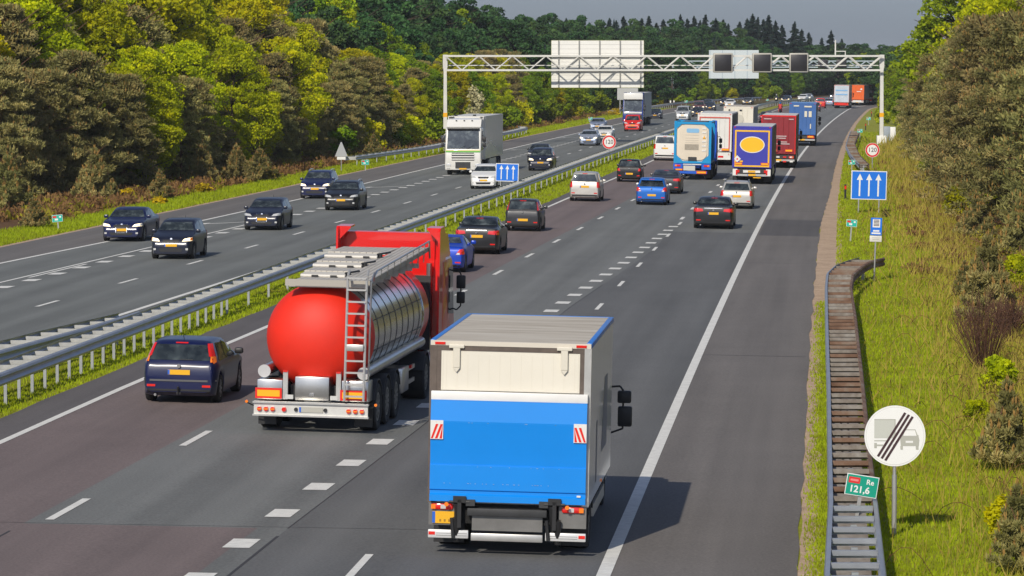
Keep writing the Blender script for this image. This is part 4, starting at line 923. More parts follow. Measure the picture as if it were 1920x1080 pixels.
for s in (-1, 1):
    xs = sorted((s * (hw - .02), s * (hw - .45))); bx('lamp_bracket', GREYM, e, xs[0], xs[1], yb - .03, yb + .01, .47, .82)
    x0, x1 = sorted((s * (hw - .06), s * (hw - .40))); tlp = bx('tail_light', REDL, e, x0, x1, yb - .08, yb - .03, .72, .815, bev=.03)
    xs = sorted((s * (hw - .06), s * (hw - .13))); bx('indicator', ORL, tlp, xs[0], xs[1], yb - .085, yb - .075, .73, .805)
    xs = sorted((s * (hw - .21), s * (hw - .29))); bx('reversing_light', CLRL, tlp, xs[0], xs[1], yb - .085, yb - .075, .735, .80)
    # lift arms and hydraulic rams
    x = s * .74
    part('lift_arm', BLK, e, lambda b: (b.box(x - .10, x + .10, yb - .17, yb - .12, .85, .95), b.box(x - .03, x + .03, yb - .17, yb - .05, .45, .90), b.tube((x - .05, yb - .13, .83), (x + .0, yb + .0, .30), .045, n=10), b.tube((x + .05 * s, yb - .12, .60), (x + .05 * s, yb - .02, .22), .055, n=12), b.tube((x - .12, yb - .12, .60), (x - .09, yb - .12, .28), .03, n=10)), True)
    part('hinge_bracket', DARKF, e, lambda b: (b.box(x + s * -.24, x + s * -.10, yb - .16, yb - .125, .80, .90) if s > 0 else b.box(x + .10, x + .24, yb - .16, yb - .125, .80, .90), b.tube((x - .16, yb - .15, .86), (x + .16, yb - .15, .86), .02, n=8)), True)
    part('tail_lift_lamp', ORL, e, lambda b: b.tube((x + s * .20, yb - .19, .82), (x + s * .20, yb - .15, .82), .035, n=10), True)
    xs = sorted((s * (hw - .02), s * .60)); bp_ = bx('bumper', mat('bumper_white', (.70, .70, .69), .4, .3), e, xs[0], xs[1], yb - .10, yb - .03, .27, .40, bev=.01)
    xs = sorted((s * (hw - .03), s * (hw - .13))); bx('reflector', LR_RED, bp_, xs[0], xs[1], yb - .106, yb - .095, .32, .37)
    for k in (.31, .345): bx('bumper_groove', GREYM, bp_, *sorted((s * (hw - .15), s * .62)), yb - .104, yb - .098, k, k + .006)
bx('bumper', ALU, e, -.56, .56, yb - .10, yb - .03, .24, .36, bev=.01)
bx('cross_member', DARKF, e, -.62, .62, yb - .12, yb - .04, .64, .76, bev=.01); bx('cross_panel', GREYM, e, -.55, .55, yb - .05, yb - .02, .40, .66)
np_ = number_plate(e, yb - .05, .595, -1, x=-1.00, w=.34, h=.19)
for k in range(3): bx('plate_text', PINK, np_, -1.06 + k * .07, -1.03 + k * .07, yb - .06, yb - .057, .525, .565)
bx('chassis', DARKF, e, -.42, .42, yb + .1, 7.0, .55, .80)
twheels(e, (0,), 1.20, .42, .50); 
for s in (-1, 1): mudflap(e, s * .98 - .24, s * .98 + .24, -.62, .10, .62); fender(e, s, .70, 1.22, 0, .42)
for s in (-1, 1):
    xs = sorted((s * (hw - .03), s * (hw - .07))); bx('side_guard', ALU, e, xs[0], xs[1], .7, 3.6, .42, .62); bx('side_marker', ORL, e, *sorted((s * hw, s * (hw + .02))), 2.0, 2.1, .84, .89)
# side artwork: blue-grey slanted blocks
dk = mat('livery_blue_grey', (.09, .12, .22), .4)
part('side_livery', dk, e, lambda b: b.add([(hw + .004, 1.9, 1.35), (hw + .004, 3.4, 1.35), (hw + .004, 3.4, 2.55), (hw + .004, 2.6, 2.55)], [(0, 1, 2, 3)]), fix=False)
part('side_livery', dk, e, lambda b: b.add([(hw + .004, .5, 1.0), (hw + .004, .75, 1.0), (hw + .004, .75, 2.0), (hw + .004, .5, 2.0)], [(0, 1, 2, 3)]), fix=False)
c = cab(e, yf + .12, 2.75, WHITES, W=2.2, L=1.75, z0=.62, deflector=False, mirrors=False)
twheels(e, (yf + .9,), 1.10, .42, .27)
for s in (1, -1):
    b = MB(); b.path([(s * 1.10, yf + 1.4, 2.06), (s * 1.32, yf + 1.4, 2.08), (s * 1.38, yf + 1.4, 2.0), (s * 1.38, yf + 1.4, 1.32), (s * 1.12, yf + 1.4, 1.22)], .018, 7); a = b.build('mirror_arm', BLK, e)
    bx('mirror', BLK, a, *sorted((s * 1.28, s * 1.52)), yf + 1.33, yf + 1.47, 1.78, 2.00, bev=.03); bx('mirror', BLK, a, *sorted((s * 1.29, s * 1.54)), yf + 1.33, yf + 1.47, 1.36, 1.72, bev=.03)

# --- red tank semi-trailer
e = truck_root('red and polished steel tank lorry with ladder and roof catwalk', 'tank_lorry', 600, 803, 1, 'tanker', extra=-.03)
rT, zc, ya, yb2 = 1.14, 1.95, -.25, 8.3
def ringpts(y, r, n=48): return [(math.cos(2 * math.pi * i / n) * r, y, zc + math.sin(2 * math.pi * i / n) * r) for i in range(n)]
def lathe_y(b, prof, n=48, mi=0):
    V = []; F = []
    for y, r in prof: V += ringpts(y, max(r, .001), n)
    for k in range(len(prof) - 1):
        for i in range(n): F.append((k * n + i, k * n + (i + 1) % n, (k + 1) * n + (i + 1) % n, (k + 1) * n + i))
    b.add(V, F, mi)
tk = part('tank_barrel', MIRT, e, lambda b: lathe_y(b, [(ya + .25, rT), (yb2, rT)]), True)
part('tank_dome', mat('dome_red', (.74, .020, .003), .60, 0, var=.12, vscale=.9, bump=.12, bscale=1.4), e, lambda b: lathe_y(b, [(ya + .252, rT + .004), (ya + .1, rT + .004), (ya, rT * .99), (ya - .15, rT * .955), (ya - .3, rT * .885), (ya - .45, rT * .78), (ya - .57, rT * .64), (ya - .66, rT * .47), (ya - .72, rT * .28), (ya - .742, .12), (ya - .745, .0)]), True)
part('tank_dome', GLOSSR, e, lambda b: lathe_y(b, [(yb2, rT + .004), (yb2 + .2, rT * .96), (yb2 + .4, rT * .75), (yb2 + .5, rT * .4), (yb2 + .53, .01)]), True)
part('tank_band_and_reflection', GLOSSR, e, lambda b: lathe_y(b, [(yb2 - .9, rT + .006), (yb2, rT + .006)]), True)  # red reflection at the barrel's front, painted on as a solid red band
part('tank_band_and_reflection', CHROME, e, lambda b: lathe_y(b, [(yb2 - 1.0, rT + .004), (yb2 - .98, rT + .022), (yb2 - .9, rT + .022), (yb2 - .88, rT + .004)]), True)
for k in range(8):
    y = .55 + k * .88; part('tank_ring', DARKF, tk, lambda b: lathe_y(b, [(y, rT + .002), (y + .002, rT + .010), (y + .016, rT + .010), (y + .018, rT + .002)]), True)
part('tank_seam', DARKF, tk, lambda b: [b.box(rT * math.cos(a) - .004, rT * math.cos(a) + .012, .0, yb2 - 1, zc + rT * math.sin(a) - .006, zc + rT * math.sin(a) + .006) for a in (.32, -.25)])
# catwalk: cross plates on the left, lengthwise walkway on the right
WOODA = mat('walkway_plate', (.58, .54, .47), .6, .3, var=.18, vscale=5, stretch=(1, 5, 1))
cw = part('catwalk', WOODA, e, lambda b: [b.prism([(-.80, 3.13), (8.3, 3.40), (8.3, 3.44), (-.80, 3.18)], 'x', .47 + k * .105, .56 + k * .105) for k in range(6)])
for k in range(4):
    y0 = -.85 + k * 2.25; h = 3.12 + .085 * k; xl = -.50 - .12 * k
    part('cross_plate', WOODA, cw, lambda b: [b.box(xl + j * (.46 - xl) / 9, xl + (j + .92) * (.46 - xl) / 9, y0, y0 + 2.23, h, h + .05) for j in range(9)])
    if k < 3:
        part('ridged_step', mat('ridged_step', (.52, .50, .46), .6, .2), cw, lambda b: [b.tube((xl - .05, y0 + 1.35 + j * .10, h + .07), (.40, y0 + 1.35 + j * .10, h + .07), .05, n=8) for j in range(8)], True)
        part('manlid', BLK, cw, lambda b: (b.tube((.44, y0 + 1.5, h + .05), (.44, y0 + 1.5, h + .15), .06, n=10), b.tube((.40, y0 + 1.4, h + .14), (.60, y0 + 2.0, h + .16), .022, n=6)))
        for xx in (-.3, .10): bx('clamp', BLK, cw, xx, xx + .14, y0 + 1.22, y0 + 1.26, h + .05, h + .10)
part('walkway_support', ALU, cw, lambda b: [b.box(-.6, 1.05, y, y + .06, 3.02, 3.13) for y in np.arange(-.6, 8, 1.1)])
part('walkway_edge', mat('walkway_edge', (.42, .39, .34), .5, .4), cw, lambda b: (b.box(-.64, 1.10, -.88, -.84, 3.06, 3.20), b.prism([(-.85, 3.08), (8.1, 3.36), (8.1, 3.46), (-.85, 3.20)], 'x', 1.10, 1.14)))
part('handrail', STEEL, cw, lambda b: (b.path([(1.14, -.8, 3.1), (1.16, .0, 3.36), (1.16, 8.0, 3.60), (1.16, 8.15, 3.2)], .022, 8), [b.tube((1.14, y, 3.15), (1.16, y, 3.36 + .03 * y), .016, n=6) for y in np.arange(.6, 8, .95)]), True)
ld = part('ladder', mat('ladder_grey', (.50, .49, .47), .4, .5), e, lambda b: (b.path([(.72, -.95, 3.42), (.72, -1.12, 3.30), (.72, -1.32, .72)], .028, 8), b.path([(1.12, -.95, 3.42), (1.12, -1.12, 3.30), (1.12, -1.32, .72)], .028, 8), [b.box(.72, 1.12, -1.16 - .155 * (1 - k / 10) - .02, -1.12 - .155 * (1 - k / 10) + .02, .80 + k * .245, .835 + k * .245) for k in range(11)]), True)
part('ladder_rail', STEEL, e, lambda b: b.path([(1.22, -.80, 3.2), (1.26, -1.0, 3.38), (1.22, -1.14, 3.2), (1.20, -1.22, 1.12)], .02, 8), True)
bx('ladder_box', ALU, e, .66, 1.18, -1.42, -1.28, 2.02, 2.16, bev=.015) if False else bx('ladder_step', ALU, ld, .74, 1.10, -1.33, -1.22, 1.76, 1.90, bev=.015)
for s in (1, -1):
    part('hose_tube', STEEL, e, lambda b: b.tube((s * 1.05, -.85, 1.26), (s * 1.05, 7.6, 1.30), .12, n=18), True)
    part('tube_cap', mat('cap_grey', (.5, .5, .5), .5, .3), e, lambda b: b.tube((s * 1.05, -.90, 1.26), (s * 1.05, -.85, 1.26), .135, n=18), True)
yq = -1.10
for (x0, x1, z0, z1) in ((-1.16, -.62, .68, 1.10), (-.36, .36, .68, 1.18), (.62, 1.19, .68, 1.12)):
    qb = bx('steel_locker', STEEL, e, x0, x1, yq, yq + .55, z0, z1, bev=.015)
bx('locker_latch', CHROME, e, -.05, .05, yq - .02, yq, .78, .84)
for x in (-.56, .56): bx('light_post', ALU, e, x - .05, x + .05, yq - .02, yq + .06, .70, 1.30); bx('marker_light', REDL, e, x - .045, x + .045, yq - .04, yq + .02, 1.27, 1.31)
for x in (-.47, .47): bx('plug_box', CLRL, e, x - .08, x + .08, yq - .03, yq + .02, .71, .80)
retro(e, -1.19, -.63, yq - .03, .71, .93); retro(e, .60, 1.16, yq - .03, .71, .93)
bm_ = bx('rear_bar', mat('rear_bar_white', (.66, .65, .61), .4, .35, var=.1, vscale=4), e, -1.20, 1.20, yq - .12, yq - .06, .36, .66)
for z in (.355, .62): bx('bar_flange', ALU, bm_, -1.22, 1.22, yq - .17, yq - .05, z, z + .035)
for x in (-1.08, -.94, -.80, -.56, .80, .94, 1.08):
    lens(bm_, x, yq - .12, .50, .058)
    if abs(x) > .6: bx('indicator', ORL, bm_, x - .045, x + .045, yq - .185, yq - .165, .485, .515)
np2 = bx('number_plate', mat('plate_grey', (.42, .41, .36), .5), bm_, -.24, .26, yq - .14, yq - .12, .45, .56); bx('plate_band', PBLUE, np2, -.24, -.20, yq - .145, yq - .139, .453, .557)
for x in (-.31, .31): lens(bm_, x, yq - .12, .505, .045, BLK, 'plate_lamp')
for s in (-1, 1):
    part('arm_lamp', ORL, e, lambda b: b.tube((s * 1.36, yq - .1, .64), (s * 1.36, yq - .05, .64), .032, n=8), True); part('arm', BLK, e, lambda b: b.tube((s * 1.20, yq, .54), (s * 1.36, yq - .08, .62), .015, n=6))
    mudflap(e, s * 1.02 - .19, s * 1.02 + .19, -.62, .12, .62)
    for y in (0, 1.31, 2.62): fender(e, s, .82, 1.24, y, .5)
twheels(e, (0, 1.31, 2.62), 1.24, .50, .38)
bx('chassis', DARKF, e, -.50, .50, -.8, 8.6, .70, .98)
for s_ in (-1, 1):
    for z in (.55, .85): bx('side_rail', STEEL, e, s_ * 1.16 - .02, s_ * 1.16 + .02, 3.4, 5.8, z, z + .09)
bx('valve_box', STEEL, e, .75, 1.22, 3.6, 4.6, .45, 1.0, bev=.02); bx('marker_light', LR_RED, e, 1.18, 1.23, 4.9, 5.1, .90, .97)
cab(e, 9.85, 3.86, GLOSSR, W=2.50, L=2.25, z0=.62)
bx('cab_back', DARKF, e, -1.0, 1.0, 9.55, 9.84, .95, 2.7); part('exhaust', STEEL, e, lambda b: b.tube((.95, 9.62, .9), (.95, 9.62, 3.0), .07, n=12), True)
bx('deflector_panel', GLOSSR, e, -1.05, 1.05, 9.80, 9.846, 2.7, 3.70); 
tractor_chassis(e, 7.4, 11.2)

# --- semi-trailers seen from behind
def semi(label, px, py, H, W, m_body, m_door, m_roof, L=13.4, name='lorry', side=None, frame=None, tail='std', z0=1.05, cabm=None, extra=0.0, axles=3, sk=None, door_bars=True):
    e = truck_root(label, name, px, py, 1, 'lorry', extra); hw = W / 2; yb = -1.6; yf = yb + L
    b = MB(); b.box(-hw, hw, yb, yf, z0, H - .03); bd = b.build('cargo_box', m_body, e)
    bx('roof', m_roof, e, -hw + .02, hw - .02, yb + .02, yf - .02, H - .03, H + .01)
    bx('roof_edge', frame or ALU, e, -hw - .01, hw + .01, yb - .02, yb + .05, H - .09, H + .015)
    dr = MB(); dr.box(-hw + .05, -.006, yb - .035, yb - .002, z0 + .04, H - .10); dr.box(.006, hw - .05, yb - .035, yb - .002, z0 + .04, H - .10); door = dr.build('rear_doors', m_door, e)
    if door_bars:
        for x in (-.75, -.35, .35, .75): part('locking_bar', m_door, door, lambda b: b.tube((x, yb - .06, z0 + .08), (x, yb - .06, H - .14), .016, n=6), True)
    for s in (-1, 1):
        bx('corner_post', frame or ALU, e, *sorted((s * (hw - .05), s * (hw + .008))), yb - .04, yb + .04, z0, H - .09)
        mudflap(e, s * .98 - .2, s * .98 + .2, -.62, .15, .75)
        bx('marker_light', REDL, e, *sorted((s * (hw - .06), s * (hw - .18))), yb - .06, yb - .02, H - .075, H - .03)
        if side is not None: bx('side_curtain', side, e, *sorted((s * (hw + .003), s * (hw + .012))), yb + .08, yf - .05, z0 + .12, H - .10)
        bx('side_guard', ALU if sk is None else sk, e, *sorted((s * (hw - .02), s * (hw - .06))), 3.7, 8.0, .48, z0 - .1)
    bar = bx('rear_bar', ALU if tail != 'dark' else DARKF, e, -hw + .04, hw - .04, yb + .02, yb + .10, .52, .66)
    bx('lamp_panel', DARKF, e, -hw + .06, hw - .06, yb + .03, yb + .08, .70, .98)
    for s in (-1, 1):
        lp = bx('tail_light', REDL, e, *sorted((s * (hw - .10), s * (hw - .46))), yb - .02, yb + .03, .74, .92)
        bx('indicator', ORL, lp, *sorted((s * (hw - .14), s * (hw - .24))), yb - .03, yb - .018, .76, .90)
    number_plate(e, yb + .0, .60, -1, w=.52, h=.13)
    bx('chassis', DARKF, e, -.5, .5, yb + .2, yf - .5, .80, 1.03)
    bx('underride', UNDER, e, -1.0, 1.0, yb + .3, 3.3, .38, .75)
    twheels(e, tuple(1.31 * k for k in range(axles)), 1.24, .50, .36); 
    if cabm:
        tractor_chassis(e, yf - 4.2 + .4, yf - .2); cab(e, yf + .35 - 1.2 + .9, min(H - .05, 3.8), cabm)
    return e, yb, yf, hw
NAVYB = mat('trailer_royal_blue', (.045, .045, .36), .35, var=.08, vscale=1.2); ROOFW = mat('roof_pale', (.60, .60, .58), .6, var=.12, vscale=.8); YELB = mat('livery_yellow', (.85, .48, .01), .4)
TAUPE = mat('curtain_taupe', (.14, .125, .10), .6, var=.1, vscale=.6)
e, yb, yf, hw = semi('royal blue lorry with yellow frame and yellow oval on its rear doors', 1410, 344, 3.72, 2.5, NAVYB, NAVYB, ROOFW, side=TAUPE, cabm=NAVYB, frame=NAVYB, door_bars=False)
part('yellow_frame', YELB, e, lambda b: [b.box(*q) for q in ((-1.12, 1.12, yb - .05, yb - .037, 3.38, 3.48), (-1.12, 1.12, yb - .05, yb - .037, 1.12, 1.22), (-1.12, -1.02, yb - .05, yb - .038, 1.22, 3.38), (1.02, 1.12, yb - .05, yb - .038, 1.22, 3.38))])
def oval(b, x, z, rx, rz, y, mi=0, n=40): b.add([(x + rx * math.cos(2 * math.pi * i / n), y, z + rz * math.sin(2 * math.pi * i / n)) for i in range(n)], [tuple(range(n))], mi)
part('oval_emblem', [WHT, YELB], e, lambda b: (oval(b, 0, 2.55, .80, .53, yb - .045, 0), oval(b, 0, 2.55, .745, .48, yb - .05, 1)), fix=False)
part('hazard_diamond', [WHT, LR_RED], e, lambda b: (b.add([(-.95 + .24, yb - .06, 1.62), (-.95, yb - .06, 1.86), (-.95 - .2, yb - .06, 1.62), (-.95, yb - .06, 1.40)], [(0, 1, 2, 3)]), b.box(-.99, -.89, yb - .064, yb - .061, 1.56, 1.66, 1)), fix=False)
retro(e, -1.10, -.62, yb - .055, 1.24, 1.40); retro(e, .58, 1.08, yb - .055, 1.24, 1.40); bx('yellow_tab', YELB, e, -.78, -.58, yb - .06, yb - .04, 1.42, 1.52)
for s in (-1, 1): bx('lamp_housing', WHT, e, *sorted((s * 1.22, s * .92)), yb - .04, yb + .02, .55, .98); bx('tail_light', REDL, e, *sorted((s * 1.02, s * .92)), yb - .06, yb - .035, .60, .92)
bx('plate_panel', WHT, e, -.55, .55, yb - .03, yb + .02, .74, .90); bx('number_plate', PLATE, e, -.24, .24, yb - .05, yb - .032, .76, .88); bx('warning_strip', LY, e, .1, .6, yb - .03, yb - .015+.03, .40, .46)

REDB = mat('trailer_dark_red', (.26, .022, .028), .35, var=.12, vscale=1.0)
e, yb, yf, hw = semi('dark red lorry with white lettering on its rear doors', 1459, 314, 3.92, 2.55, REDB, REDB, ROOFW, side=TAUPE, cabm=WHITES, frame=GLOSSR)
part('door_lettering', mat('faded_white', (.55, .42, .42), .5), e, lambda b: [b.box(x0, x0 + w_, yb - .085, yb - .08, z, z + .07) for z, x0, w_ in ((2.35, -.15, .75), (2.2, -.15, .7), (1.92, .1, .55), (1.78, -.1, .95), (3.62, -1.1, .55), (3.62, .75, .35)) for w_ in (w_,)])
retro(e, .52, 1.08, yb - .09, 1.22, 1.42); retro(e, -1.08, -.52, yb - .09, 1.22, 1.42)
for z, mm in ((.78, WHT), (.45, WHT)): 
    for x in (-1.05, -.5, 0, .5, 1.0): bx('rear_sticker', mm if (x * 2) % 2 == 0 else LR_RED, e, x - .12, x + .12, yb - .03, yb + .0, z, z + .10)

e, yb, yf, hw = semi('white lorry with a red outline around its rear doors', 1340, 309, 3.92, 2.58, WHITES, WHITES, ROOFW, cabm=WHITES, side=mat('curtain_dark_grey', (.10, .10, .10), .6), frame=WHITES, tail='std')
part('red_outline', mat('outline_red', (.62, .09, .06), .4), e, lambda b: [b.box(*q) for q in ((-1.16, 1.16, yb - .09, yb - .085, 3.58, 3.66), (1.08, 1.16, yb - .09, yb - .085, 1.3, 3.58), (-1.16, -1.08, yb - .09, yb - .085, 1.3, 3.58))])
retro(e, .55, 1.14, yb - .1, 1.12, 1.30); bx('white_valance', WHITES, e, -hw + .05, hw - .05, yb - .03, yb + .02, .45, 1.0); bx('dark_tail', REDL, e, .3, .7, yb - .05, yb - .031, .60, .74)

e, yb, yf, hw = semi('cream lorry with a dirty roof between the minibus traffic and the white lorry', 1384, 285, 3.95, 2.55, CREAM, CREAM, ROOFM, cabm=WHITES, side=mat('side_olive_grey', (.22, .22, .19), .6), frame=CREAM)
part('round_badge', mat('badge_grey', (.55, .52, .44), .5), e, lambda b: oval(b, .1, 2.9, .38, .38, yb - .09), fix=False)
bx('rear_box', BLK, e, -.85, -.72, yb - .1, yb - .04, 3.6, 3.72); bx('rear_box', BLK, e, .1, .3, yb - .1, yb - .04, 3.6, 3.72)

SKYB = mat('trailer_mid_blue', (.045, .13, .36), .4, var=.1, vscale=1.0)
e, yb, yf, hw = semi('blue box lorry with cream door labels, rightmost in the group', 1504, 273, 4.05, 2.5, SKYB, SKYB, mat('roof_light_blue', (.12, .30, .62), .5), cabm=WHITES, side=mat('side_slate', (.06, .07, .09), .5), frame=SKYB, L=9.5)
part('door_label', mat('label_cream', (.66, .62, .50), .5), e, lambda b: [b.box(*q) for q in ((-.85, -.35, yb - .09, yb - .085, 3.72, 3.84), (.15, .85, yb - .09, yb - .085, 3.66, 3.80), (.18, .42, yb - .09, yb - .085, 2.75, 3.3), (.58, .85, yb - .09, yb - .085, 2.75, 3.3), (.72, .82, yb - .09, yb - .085, 1.65, 2.1))])
truck_mirror(e, 1, 1.3, yf + 1.2, 2.1, 1.2); retro(e, -1.1, -.5, yb - .05, .78, 1.0); retro(e, .5, 1.1, yb - .05, .78, 1.0)

e, yb, yf, hw = semi('distant pale grey-white lorry left of the orange lorry', 1578, 203, 4.0, 2.55, WHITES, mat('door_pale_blue', (.50, .56, .62), .5, var=.15, vscale=1.5), WHITES, cabm=WHITES, frame=mat('frame_pink', (.60, .35, .33), .5))
bx('red_tail', LR_RED, e, -1.2, 1.2, yb - .02, yb + .02, .55, .98)
part('blue_stripe', mat('stripe_pale_blue', (.20, .42, .70), .5), e, lambda b: [b.box(*q) for q in ((-1.0, 1.0, yb - .09, yb - .085, 3.0, 3.2), (-1.0, 1.0, yb - .09, yb - .085, 2.3, 2.5))])
ORB = mat('trailer_orange', (.72, .12, .01), .4, var=.08, vscale=1)
e, yb, yf, hw = semi('distant orange lorry between the pale lorry and the red lorry', 1608, 197.5, 3.75, 2.5, ORB, ORB, WHITES, cabm=WHITES, side=mat('side_dusty', (.30, .30, .29), .6), frame=ORB)
bx('white_valance', WHITES, e, -1.2, 1.2, yb - .02, yb + .02, .6, .95); part('white_mark', WHT, e, lambda b: (oval(b, .75, 3.0, .18, .16, yb - .09), b.box(-.1, .7, yb - .092, yb - .085, 2.5, 2.62)), fix=False)
e, yb, yf, hw = semi('farthest red lorry with white and black side', 1624, 196, 3.6, 2.5, GLOSSR, WHITES, GLOSSR, cabm=GLOSSR, side=GLOSSR, frame=GLOSSR)

# --- tank container on a blue trailer
e = truck_root('blue-framed tank container lorry with cream tank end', 'tank_lorry', 1299, 336, 1, 'tanker')
CY = mat('frame_cyan_blue', (.0, .26, .56), .4); TB = mat('trailer_strong_blue', (.01, .10, .55), .4); CRM = mat('tank_cream', (.68, .60, .48), .45, var=.08, vscale=1.5)
yb = -1.5; z0, z1 = 1.10, 3.88; hw = 1.23; yf = 4.6
for y in (yb, yf):
    part('container_frame', CY, e, lambda b: (b.box(-hw, -hw + .16, y, y + .16, z0, z1), b.box(hw - .16, hw, y, y + .16, z0, z1), b.box(-hw + .16, hw - .16, y + .01, y + .15, z1 - .20, z1 - .04), b.box(-hw + .16, hw - .16, y + .01, y + .15, z0, z0 + .14),
        b.add([(-hw + .16, y + .02, z0 + .14), (-hw + .16, y + .02, z0 + .55), (-hw + .6, y + .02, z0 + .14)], [(0, 1, 2)]), b.add([(hw - .16, y + .02, z0 + .14), (hw - .16, y + .02, z0 + .55), (hw - .6, y + .02, z0 + .14)], [(0, 1, 2)]),
        b.add([(-hw + .16, y + .02, z1 - .20), (-hw + .16, y + .02, z1 - .5), (-hw + .5, y + .02, z1 - .20)], [(0, 1, 2)]), b.add([(hw - .16, y + .02, z1 - .20), (hw - .16, y + .02, z1 - .5), (hw - .5, y + .02, z1 - .20)], [(0, 1, 2)])))
part('frame_rail', CY, e, lambda b: [(b.box(x, x + .1, yb + .16, yf, z1 - .12, z1 - .04), b.box(x, x + .1, yb + .16, yf, z0, z0 + .12), b.tube((x + .05, yb + .2, z1 - .2), (x + .05, yb + 2.2, z0 + .2), .04, n=6)) for x in (-hw, hw - .1)])
def rbox(b, y0, y1, w, za, zb, r, inset=0.0):
    poly = []
    for cx, cz, a0 in ((w - r, zb - r, 0), (-w + r, zb - r, 90), (-w + r, za + r, 180), (w - r, za + r, 270)):
        for k in range(7): t = R_(a0 + 15 * k); poly.append((cx + r * math.cos(t), cz + r * math.sin(t)))
    b.prism(poly, 'y', y0, y1)
part('tank', CRM, e, lambda b: (rbox(b, yb + .10, yf - .1, 1.05, z0 + .12, z1 - .14, .5), rbox(b, yb + .03, yb + .10, .95, z0 + .22, z1 - .24, .45)), True)
part('tank_label', mat('label_blue_soft', (.22, .45, .68), .5), e, lambda b: rbox(b, yb + .015, yb + .028, .42, 3.12, 3.40, .1))
part('data_panel', mat('panel_grey_beige', (.33, .29, .23), .5, var=.2, vscale=8), e, lambda b: b.box(-.52, .40, yb + .015, yb + .028, 1.98, 2.36))
part('label_lines', mat('lines_grey', (.52, .46, .38), .5), e, lambda b: [b.box(-.5, .38, yb + .018, yb + .0285, z, z + .03) for z in (2.95, 2.75, 2.6, 2.45)])
part('tank_ladder', WHITES, e, lambda b: [b.box(.62, .88, yb - .0, yb + .03, z, z + .10) for z in (1.9, 2.2, 2.5, 2.8, 3.1, 3.35)])
part('hazard_triangle', LY, e, lambda b: b.add([(.66, yb - .01, 2.75), (.86, yb - .01, 2.75), (.76, yb - .01, 2.95)], [(0, 1, 2)]), fix=False)
part('valve_box', DARKF, e, lambda b: b.box(-.28, .28, yb - .02, yb + .1, 1.26, 1.52)); bx('walkway', SEALM, e, -.8, .8, yb + .1, yf, z1 - .12, z1 - .06)
part('trailer_tail', TB, e, lambda b: (b.box(-1.24, -.62, yb - .05, yb + .3, .70, 1.07), b.box(.62, 1.24, yb - .05, yb + .3, .70, 1.07), b.box(-.62, .62, yb + .0, yb + .3, .95, 1.07), b.box(-1.0, 1.0, yb - .08, yb + .0, .42, .58)))
bx('number_panel', mat('panel_pale', (.55, .53, .47), .5), e, -.58, .20, yb - .03, yb - .001, .62, .94); bx('panel_edge', WHITES, e, -.6, .6, yb - .05, yb - .031+.03, 1.0, 1.06)
for s in (-1, 1):
    lp = bx('tail_light', REDL, e, *sorted((s * 1.14, s * .78)), yb - .09, yb - .052, .88, 1.0); bx('indicator', ORL, lp, *sorted((s * 1.14, s * 1.0)), yb - .095, yb - .091, .88, 1.0)
    mudflap(e, s * .98 - .2, s * .98 + .2, -.62, .12, .6)
retro(e, .30, .95, yb - .10, .42, .60); retro(e, -1.1, -.62, yb - .10, .62, .74)
bx('chassis', TB, e, -.5, .5, yb + .2, 9.5, .80, 1.05); twheels(e, (0, 1.31, 2.62), 1.24, .50, .36)
bx('tank_side', TB, e, -1.2, 1.2, 5.0, 5.1, 1.1, 3.5); tractor_chassis(e, 6.2, 9.9); cab(e, 8.4, 3.8, TB)

# --- oncoming lorries
e = truck_root('white lorry with green stripe under its windscreen, oncoming', 'lorry', 872, 327, -1)
yN = 1.4; cabm = WHITES
c = cab(e, yN - 2.3, 4.05, cabm, W=2.5, L=2.3, z0=.62)
GRN = mat('stripe_green', (.10, .42, .06), .4)
for z, mm in ((1.70, mat('stripe_cream', (.72, .62, .30), .4)), (1.62, GRN)): bx('front_stripe', mm, c, -1.20, 1.20, yN - .03, yN + .02 - .012 * (z > 1.65), z - .05, z + .04)
bx('company_sign', mat('sign_pale_yellow', (.68, .62, .40), .4), c, -.72, .72, yN - 1.02, yN - .98, 3.42, 3.62)
for s in (-1, 1): bx('roof_lamp', CLRL, c, *sorted((s * 1.1, s * .88)), yN - .88, yN - .84, 3.30, 3.52)
part('roof_horn', BLK, c, lambda b: [b.box(x, x + .22, yN - 1.7, yN - 1.6, 4.05, 4.16) for x in (-.75, .55)])
SIL = mat('trailer_silver_white', (.72, .74, .76), .22, .15, var=.10, vscale=.25)
bx('cargo_box', SIL, e, -1.27, 1.27, -14.4, -1.35, 1.05, 4.0); bx('roof', ROOFW, e, -1.25, 1.25, -14.38, -1.37, 4.0, 4.03); bx('front_frame', WHITES, e, -1.28, 1.28, -1.36, -1.30, 1.0, 4.02)
part('side_swoosh', mat('swoosh_white', (.72, .74, .75), .3), e, lambda b: [b.add([(sx, y, 2.0 + .25 * math.sin(y * .9)), (sx, y - .5, 2.0 + .25 * math.sin((y - .5) * .9)), (sx, y - .5, 2.06 + .25 * math.sin((y - .5) * .9)), (sx, y, 2.06 + .25 * math.sin(y * .9))], [(0, 1, 2, 3)]) for y in np.arange(-2, -9, -.5) for sx in (-1.275, 1.275)], fix=False)
bx('chassis', DARKF, e, -.5, .5, -14, 1.0, .7, 1.03); twheels(e, (0,), 1.22, .5, .32); twheels(e, (-3.7,), 1.24, .5, .5); twheels(e, (-10, -11.3, -12.6), 1.24, .5, .36)
for s in (-1, 1): bx('side_guard', SIL, e, *sorted((s * 1.25, s * 1.2)), -9.3, -4.6, .5, .98)
fender(e, 1, .85, 1.22, -3.7, .5); fender(e, -1, .85, 1.22, -3.7, .5)

